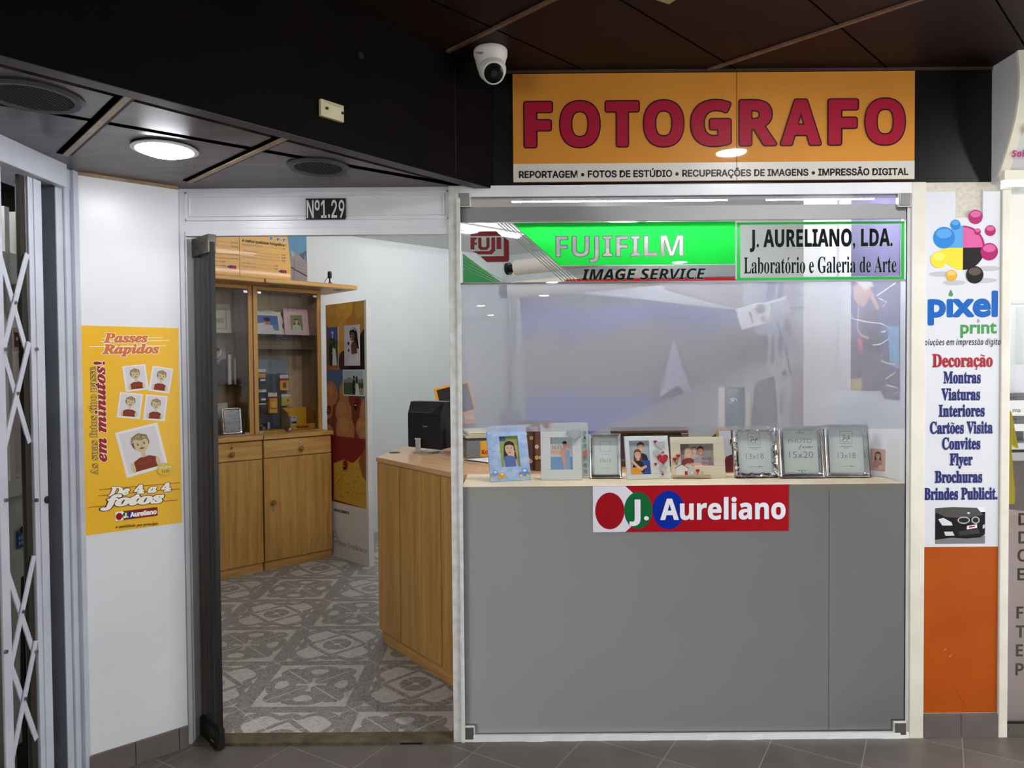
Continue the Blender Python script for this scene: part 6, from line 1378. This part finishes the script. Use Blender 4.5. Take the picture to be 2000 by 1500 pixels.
for k in range(14): g.ball((random.uniform(a.x+.02, b.x-.02), random.uniform(.80, .88), zs_-.018+random.uniform(0, .018)), .009, CHROME, n=8, k=5)
obj(g, 'glass_beads', t)
# poster on the white side wall
sw_x = xw1+.0115
sq = lambda px, py: (lambda p: (p.x, p.y, p.z))(atx(px, py, sw_x))
PX = T(sw_x, 0, 0) @ RZ(-90)            # local x = -Y, local -y = -X
s2 = lambda px, py: (-atx(px, py, sw_x).y, atx(px, py, sw_x).z)
xA = s2(1663, 700)[0]; xB = min(s2(1758, 700)[0], -.045); zL = s2(1700, 776)[1]; zH = 2.30
t = thing('photo_poster', 'dark purple poster of a person tangled in white cable on the side wall', 'poster', PX @ T((xA+xB)/2, -.002, zL))
obj(G(PX).box(xA, -.003, zL, xB, 0, zH, mat((98, 92, 132), .35)), 'poster_sheet', t)
g = G(PX, lay=-.0035, step=.00008); q = lambda *p: [(max(xA, min(xB, s2(*a)[0])), s2(*a)[1]) for a in p]
g.poly(q((1663, 660), (1690, 650), (1758, 690), (1758, 776), (1663, 776)), mat((108, 92, 110), .35)); g.poly(q((1735, 640), (1758, 635), (1758, 720), (1742, 715), (1738, 690)), mat((112, 168, 208), .35)); g.poly(q((1663, 742), (1684, 738), (1685, 776), (1663, 776)), mat((196, 180, 110), .35)); g.poly(q((1676, 660), (1690, 664), (1684, 690), (1676, 680)), mat((178, 104, 110), .35))
g.poly(q((1690, 610), (1716, 600), (1722, 650), (1730, 690), (1700, 690), (1684, 660)), mat((74, 62, 74), .35)); g.poly(q((1668, 560), (1684, 548), (1698, 560), (1700, 585), (1690, 598), (1676, 596), (1668, 580)), mat((196, 156, 140), .35)); g.poly(q((1666, 545), (1700, 540), (1708, 560), (1690, 566), (1676, 552)), mat((224, 222, 222), .35))
g.poly(q((1700, 555), (1712, 585), (1720, 602), (1714, 606), (1696, 570)), mat((190, 148, 132), .35)); g.line(q((1679, 600), (1676, 640), (1684, 656), (1698, 660)), .014, mat((206, 168, 150), .35))
wc = mat((226, 226, 230), .35)
g.line(q((1752, 552), (1732, 566), (1714, 578), (1722, 584), (1734, 590), (1726, 600)), .006, wc); g.line(q((1664, 614), (1666, 622), (1690, 628), (1724, 632), (1738, 640), (1730, 648), (1722, 648)), .006, wc); g.line(q((1706, 674), (1722, 672), (1738, 662), (1740, 660)), .006, wc); g.line(q((1726, 690), (1722, 704), (1736, 710), (1752, 712), (1750, 728), (1732, 740), (1734, 752), (1756, 758)), .006, wc)
obj(g, 'poster_print', t)
# ================================================================ NEXT SHOP, FOLDING GATE
GX = -1.585
gy = lambda px, py=800: atx(px, py, GX).y
gp = lambda px, py: (lambda p: (p.y, p.z))(atx(px, py, GX))
GF = T(GX, 0, 0) @ RZ(90)               # local x = +Y, local -y = +X (faces the arcade)
yC0, yC1 = gy(118), WB.y
struct(G(GF).box(yC0-.0, -.0, 0, yC1+.012, .12, SOFZ, GREY1).box(yC0+.035, -.010, 0, yC0+.055, 0, SOFZ-.05, GREY1).box(yC1-.02, -.016, 0, yC1+.01, 0, SOFZ, GREY1), 'wall_side', 'grey metal casing at the end of the folding gate', bevel=.003)
hz0, hz1 = gp(60, 345)[1], gp(60, 296)[1]
struct(G(GF).box(-1.6, -.002, SOFZ-.075, yC1, .16, SOFZ, GREY1).box(-1.6, -.03, hz0+.0, yC0+.02, .0, hz1+.01, GREY1), 'trim_8', 'grey header rail over the folding gate', bevel=.003)
struct(G(GF).box(gy(96), .05, 0, yC0-.006, .10, SOFZ-.07, GREYD).box(yC0-.005, .001, 0, yC0-.0005, .12, SOFZ-.078, GREYD).box(gy(93), .03, 0, gy(96), .06, SOFZ-.07, mat((206, 210, 216), .4)), 'trim_9', 'dark grey channel beside the gate stile')
t = thing('folding_gate', 'grey metal folding lattice gate across the next shop', 'gate', GF @ T(gy(40), -.0, 0))
zg_ = hz0-.005
obj(G(GF).box(gy(61), -.006, .012, gy(71)-.001, .004, zg_, GREY1).box(gy(71), -.008, .012, gy(86), .004, zg_, GREY1).box(gy(86), .0, .012, gy(89), .012, zg_, mat((150, 140, 132), .5)), 'gate_stile', t, bevel=.002)
obj(G(GF).box(gy(-8), -.006, .012, gy(9), .002, zg_, GREY1), 'gate_stile', t, bevel=.002)
obj(G(GF).box(gy(50), .004, .012, gy(60), .016, zg_, mat((44, 40, 32), .6)), 'gate_channel', t)
yl0, yl1 = gy(5), gy(58)
levels = [1.90, 1.40, .905, .41, -.08]
z_ = lambda py: gp(35, py)[1]
for c_, cpt in enumerate(((592,), (768,), (1198,), (1372,))):
    zc_ = z_(cpt[0]); hw, hh_ = (yl1-yl0)/2, .165; ym = (yl0+yl1)/2
    for s in (1, -1):
        m_ = G(GF); d = Vector((hw*2, hh_*2)).normalized(); m_.lay = -.001 if s > 0 else .006; a = (ym-hw, zc_-s*hh_); b = (ym+hw, zc_+s*hh_); n2 = Vector((-(b[1]-a[1]), b[0]-a[0])).normalized()*.0095
        pts = [(a[0]-n2.x, a[1]-n2.y), (b[0]-n2.x, b[1]-n2.y), (b[0]+n2.x, b[1]+n2.y), (a[0]+n2.x, a[1]+n2.y)]; m_.prism(pts, m_.lay-.004, m_.lay, GREY1); obj(m_, 'lattice_bar', t)
    obj(G(GF).cyl((ym, -.008, zc_), (ym, .006, zc_), .006, STEEL, n=10), 'rivet', t)
for py in (682, 977, 1273): 
    for px in (6, 66): y_, zz_ = gp(px, py); obj(G(GF).cyl((y_, -.013, zz_), (y_, -.006, zz_), .006, STEEL, n=10), 'rivet', t)
y_, zz_ = gp(90, 975); obj(G(GF).lathe([(.012, 0), (.012, .006), (.007, .009), (.0, .009)], BLACK, (gy(82), -.008, zz_), (0, -1, 0)), 'lock', t, smooth=True, label='black round lock')
# behind the gate
tube_light(-1.98, -.72, 2.22, 90, .8, 'unseen fluorescent tube added to brighten the next shop behind the folding gate', None, .6)  # tube added to brighten the dark space behind the gate
tube_light(2.5, .5, 2.16, 0, .9, 'fluorescent tube inside the neighbouring shop at the frame edge', None, .8)  # tube added to make the frosted panel glow from behind
BX = -1.80; BF = T(BX, 0, 0) @ RZ(90); by = lambda px, py: (lambda p: (p.y, p.z))(atx(px, py, BX))
IVF = noisy('ivory_window_frame', (206, 204, 190), (214, 212, 200), 4, .4)
y0, zlo = by(14, 940); y1, _ = by(58, 950); zfr = by(35, 545)[1]
struct(G(BF).box(-1.4, 0, zlo-.06, .0, .05, zlo, IVF).box(by(20, 700)[0]-.012, 0, zlo, by(20, 700)[0]+.012, .05, 2.1, IVF).box(by(50, 700)[0], .02, zlo, by(50, 700)[0]+.012, .05, 2.1, IVF).box(-1.4, 0, zfr-.02, .0, .05, zfr+.09, IVF), 'window_2', 'ivory framed window of the next shop behind the gate')
struct(G(BF).box(-1.5, .02, 0, .0, .06, zlo-.06, noisy('speckled_cream_panel', (188, 184, 172), (202, 198, 186), 14, .5)), 'wall_next', 'cream lower panel of the next shop behind the gate')
struct(G().box(-2.4, -1.6, 0, -1.66, -1.5, 2.7, mat((60, 54, 46), .7)).box(-2.4, -1.6, 2.24, -1.66, .2, 2.3, mat((60, 54, 46), .7)).box(-2.4, .06, 0, -1.66, .1, 2.24, mat((60, 54, 46), .7)), 'wall_next', 'unseen dark walls added to keep outside light from the next shop')  # closing walls and top added to block the world light here
obj(G(T(-2.35, 0, 0) @ RZ(90)).box(-1.6, 0, .0, .3, .05, 2.7, mat((52, 46, 38), .7)), 'wall_dark', label='dark back wall of the next shop', kind='structure')
RF = T(-2.15, 0, 0) @ RZ(90); RS = mat((120, 28, 34), .45)
t = thing('red_shelf', 'dark red shelf unit in the next shop behind the gate', 'shelf', RF @ T(-.55, .1, 0)); obj(G(RF).box(-1.1, .10, 0, .1, .12, 1.62, RS).box(-1.1, 0, 0, -1.08, .1, 1.62, RS).box(.08, 0, 0, .1, .1, 1.62, RS), 'shelf_back', t)
for z in (.5, .85, 1.18, 1.40, 1.60): obj(G(RF).box(-1.08, 0, z, .08, .1, z+.018, RS), 'shelf_board', t)
x0, z0 = by(25, 687); x1, z1 = by(45, 642); t = thing('notice_card', 'red and white notice card on the next shop window', 'card', BF @ T((x0+x1)/2, -.004, z0)); obj(G(BF).box(x0, -.004, z0, x1, -.001, z1, PAPER), 'card_sheet', t); g = G(BF, lay=-.0045, step=.00008); g.rect(x0+.003, z0+(z1-z0)*.2, x1-.003, z0+(z1-z0)*.82, RED); [g.rect(x0+(x1-x0)*.5, z0+(z1-z0)*(.4+.13*k), x1-.006, z0+(z1-z0)*(.43+.13*k), PAPER) for k in range(3)]; g.ell(x0+(x1-x0)*.28, z0+(z1-z0)*.55, .006, .006, PAPER, 12); obj(g, 'card_print', t)
x0, z0 = by(42, 1072); x1, z1 = by(60, 1032); t = thing('notice_plate', 'blue notice plate low on the next shop front', 'plate', BF @ T((x0+x1)/2, .016, z0)); obj(G(BF).box(x0, .012, z0, x1+.03, .0199, z1, mat((44, 76, 130), .4)), 'plate_sheet', t); g = G(BF, lay=.0115, step=.00008); [g.rect(x0+.004+.012*(k % 3), z0+(z1-z0)*(.2+.3*(k//3)), x0+.012+.012*(k % 3), z0+(z1-z0)*(.38+.3*(k//3)), mat((150, 180, 214), .4)) for k in range(6)]; obj(g, 'plate_print', t)
x, z = by(18, 1070); pts = [Vector((BX+.07, by(12, 1030)[0]-.01, by(12, 1030)[1])), Vector((BX+.08, by(30, 1050)[0]-.02, by(30, 1045)[1])), Vector((BX+.08, by(34, 1070)[0]-.02, by(34, 1072)[1])), Vector((BX+.08, by(28, 1100)[0]-.02, by(28, 1100)[1])), Vector((BX+.07, by(20, 1125)[0]-.02, by(20, 1125)[1])), Vector((BX+.07, by(19, 1300)[0]-.02, by(19, 1300)[1])), Vector((BX+.06, by(30, 1480)[0]-.02, .012))]
obj(G().tube(pts, .016, BLACK), 'rubber_hose', label='black curved hose standing behind the folding gate', cat='hose', smooth=True)
obj(G(BF).box(by(30, 1400)[0], -.06, .0, by(56, 1400)[0], -.002, .16, mat((36, 34, 32), .6)), 'dark_crate', label='dark crate on the floor behind the folding gate', cat='crate')
# ================================================================ NEXT SHOP ON THE RIGHT
xs = at(1937, 250).x; prof = []
for px, py in ((1990, 108), (1994, 150), (1992, 190), (1986, 230), (1976, 270), (1964, 310), (1952, 345)): p = atx(px, py, xs); prof.append((p.y, p.z))
zlo = fa(1938, 360)[1]; prof[0] = (prof[0][0], CEIL)
t = thing('light_box_sign', 'pale curved sign box of the neighbouring shop, cut by the frame', 'sign', T(2.3, -.07, zlo))
side = [(0.0, CEIL), (0.0, zlo)]+[(prof[-1][0], zlo)]+[(y, max(z, zlo+.01)) for y, z in reversed(prof)]
v = [(xs, y, z) for y, z in side]+[(2.75, y, z) for y, z in side]; n = len(side)
obj(G().add(v, [tuple(range(n)), tuple(range(2*n-1, n-1, -1))]+[(i, i+n, (i+1) % n+n, (i+1) % n) for i in range(n)], noisy('grey_sign_side', (186, 188, 190), (196, 198, 200), 5, .4)), 'sign_case', t)
g = G(); cr = mat((224, 220, 202), .4)
for (y0, z0), (y1, z1) in zip(prof[:-1], prof[1:]): g.add([(xs-.003, y0, z0), (xs-.003, y1, z1), (xs+.03, y1-.004, z1), (xs+.03, y0-.004, z0), (xs-.003, y0+.012, z0), (xs-.003, y1+.012, z1)], [(0, 1, 2, 3), (0, 4, 5, 1)], cr)
g.box(xs+.0, prof[-1][0]-.03, zlo-.0, 2.75, prof[-1][0]+.0, zlo+.035, cr); obj(g, 'sign_trim', t, label='cream edging strip')
a = at(1972, 308, -.085); g = G(T(0, a.y, 0), lay=-.012, step=.0004); g.text('Solu', a.x, a.z, .025, mat((170, 30, 110), .4), w=.07, st='sansbi', off=.02); a2 = at(2004, 251, -.11); g.M = T(0, a2.y-.014, 0); g.ell(a2.x, a2.z, .03, .03, mat((226, 206, 70), .4)); obj(g, 'sign_lettering', t)
xn = at(1968, 900).x
yt = fa(1980, 1010)[1]
struct(G().box(xn, .012, 1.75, 2.8, .05, 2.2, mat((222, 222, 216), .5)).box(xn, .0, fa(1980, 1440)[1]-.01, 2.8, .06, fa(1980, 1412)[1], mat((84, 82, 70), .5)).cyl((xn+.02, -.002, fa(1983, 1424)[1]), (xn+.02, .0, fa(1983, 1424)[1]), .006, STEEL), 'window_3', 'glass front of the neighbouring shop at the frame edge')
obj(G().box(xn, .0, .05, 2.8, .008, 1.75, PANE), 'window_pane', bpy.data.objects['window_3'])
t = thing('frosted_panel', 'frosted lower glass panel with brown letters at the frame edge', 'panel', T(2.3, .012, .05)); obj(G().prism([(xn, .06), (2.75, .06), (2.75, yt-.06), (xn, yt+.03)], .010, .016, haze_film('frosted_pink_grey', (226, 216, 216), .02, .6, .0)), 'panel_sheet', t)
g = G(lay=.0095, step=.00008); BRN = mat((110, 92, 78), .5)
for ch, px, py in (('D', 1992, 1027), ('D', 1992, 1063), ('C', 1990, 1098), ('E', 1990, 1135), ('F', 1988, 1210), ('T', 1987, 1247), ('E', 1987, 1284), ('P', 1986, 1321)): x, z = fa(px, py); g.text(ch, x, z, .050, BRN, st='sansb', cond=1.0)
obj(g, 'panel_lettering', t)
t = thing('yellow_bag', 'yellow cloth bag hanging at the edge of the next shop window', 'bag', T(xn+.02, .1, at(1975, 990, .08).z)); by_ = lambda px, py: (at(px, py, .08).x, at(px, py, .08).z)
obj(G().prism([by_(1968, 800), by_(1973, 806), by_(1986, 876), by_(1974, 868), by_(1968, 870)], .07, .095, mat((240, 220, 14), .6)), 'bag_flap', t); obj(G().prism([by_(1966, 868), by_(1974, 870), by_(1981, 960), by_(1980, 984), by_(1966, 984)], .075, .10, mat((232, 212, 14), .6)), 'bag_body', t)
struct(G().box(xn-.1, 1.1, 0, 3.4, 1.15, 2.7, mat((214, 218, 224), .6)), 'wall_right', 'pale back wall of the neighbouring shop')
t = thing('wire_basket_shelf', 'grey shelf with wire baskets in the neighbouring shop', 'shelf', T(2.6, .8, 0)); gq = lambda py: at(1985, py, .7).z
for py0, py1, c_ in ((842, 828, (206, 208, 210)), (878, 866, (170, 172, 176)), (900, 884, (140, 140, 140))): obj(G().box(xn+.1, .7, gq(py0), 3.3, 1.09, gq(py1), mat(c_, .5)), 'shelf_board', t)
g = G()
for k in range(24): g.box(xn+.2+k*.014, .69, gq(826), xn+.204+k*.014, .694, gq(770), mat((70, 72, 76), .4))
for k in range(8): g.box(xn+.2, .688, gq(772+k*7), xn+.56, .690, gq(774+k*7), mat((90, 92, 96), .4))
g.box(xn+.18, .70, gq(828), xn+.6, .90, gq(768), mat((86, 88, 92), .6)); obj(g, 'wire_basket', t)
g = G(lay=.684); a = at(1975, 804, .69); g.M = I4; g.box(a.x-.02, .680, at(1975, 812, .69).z, a.x+.12, .686, at(1975, 782, .69).z, mat((206, 206, 206), .5)); g.lay = .6795; g.text('ma', a.x, a.z-.002, .022, mat((70, 70, 74), .5), w=.04, st='sans'); obj(g, 'basket_label', t)
obj(G().box(xn+.1, .72, 0, 3.3, 1.09, gq(900), mat((60, 48, 44), .5)), 'shelf_body', t)
obj(G().cyl((xn+.15, .62, at(1985, 592, .6).z), (3.0, .62, at(1985, 592, .6).z), .016, mat((240, 242, 248), .5, emit=4)).box(xn+.15, .60, at(1985, 585, .6).z+.004, 3.0, .64, at(1985, 578, .6).z, PAPER), 'wall_light', label='white tube light in the neighbouring shop', cat='wall light')
obj(G().box(xn+.1, .75, at(1985, 776, .75).z, 3.0, .78, at(1985, 712, .75).z, mat((196, 198, 206), .5)).cyl((xn+.1, .74, at(1985, 762, .75).z), (2.35, .74, at(1985, 762, .75).z), .012, PAPER), 'plastic_stack', label='stack of pale plastic trays above the wire baskets', cat='tray')
obj(G().cyl((xn+.2, .7, at(1985, 520, .7).z), (xn+.5, .9, at(1985, 520, .7).z), .03, PAPER).box(xn+.12, .7, at(1985, 500, .7).z, 2.9, .74, at(1985, 460, .7).z, mat((196, 194, 184), .5)), 'roller_blind', label='rolled white blind at the top of the neighbouring window', cat='blind')
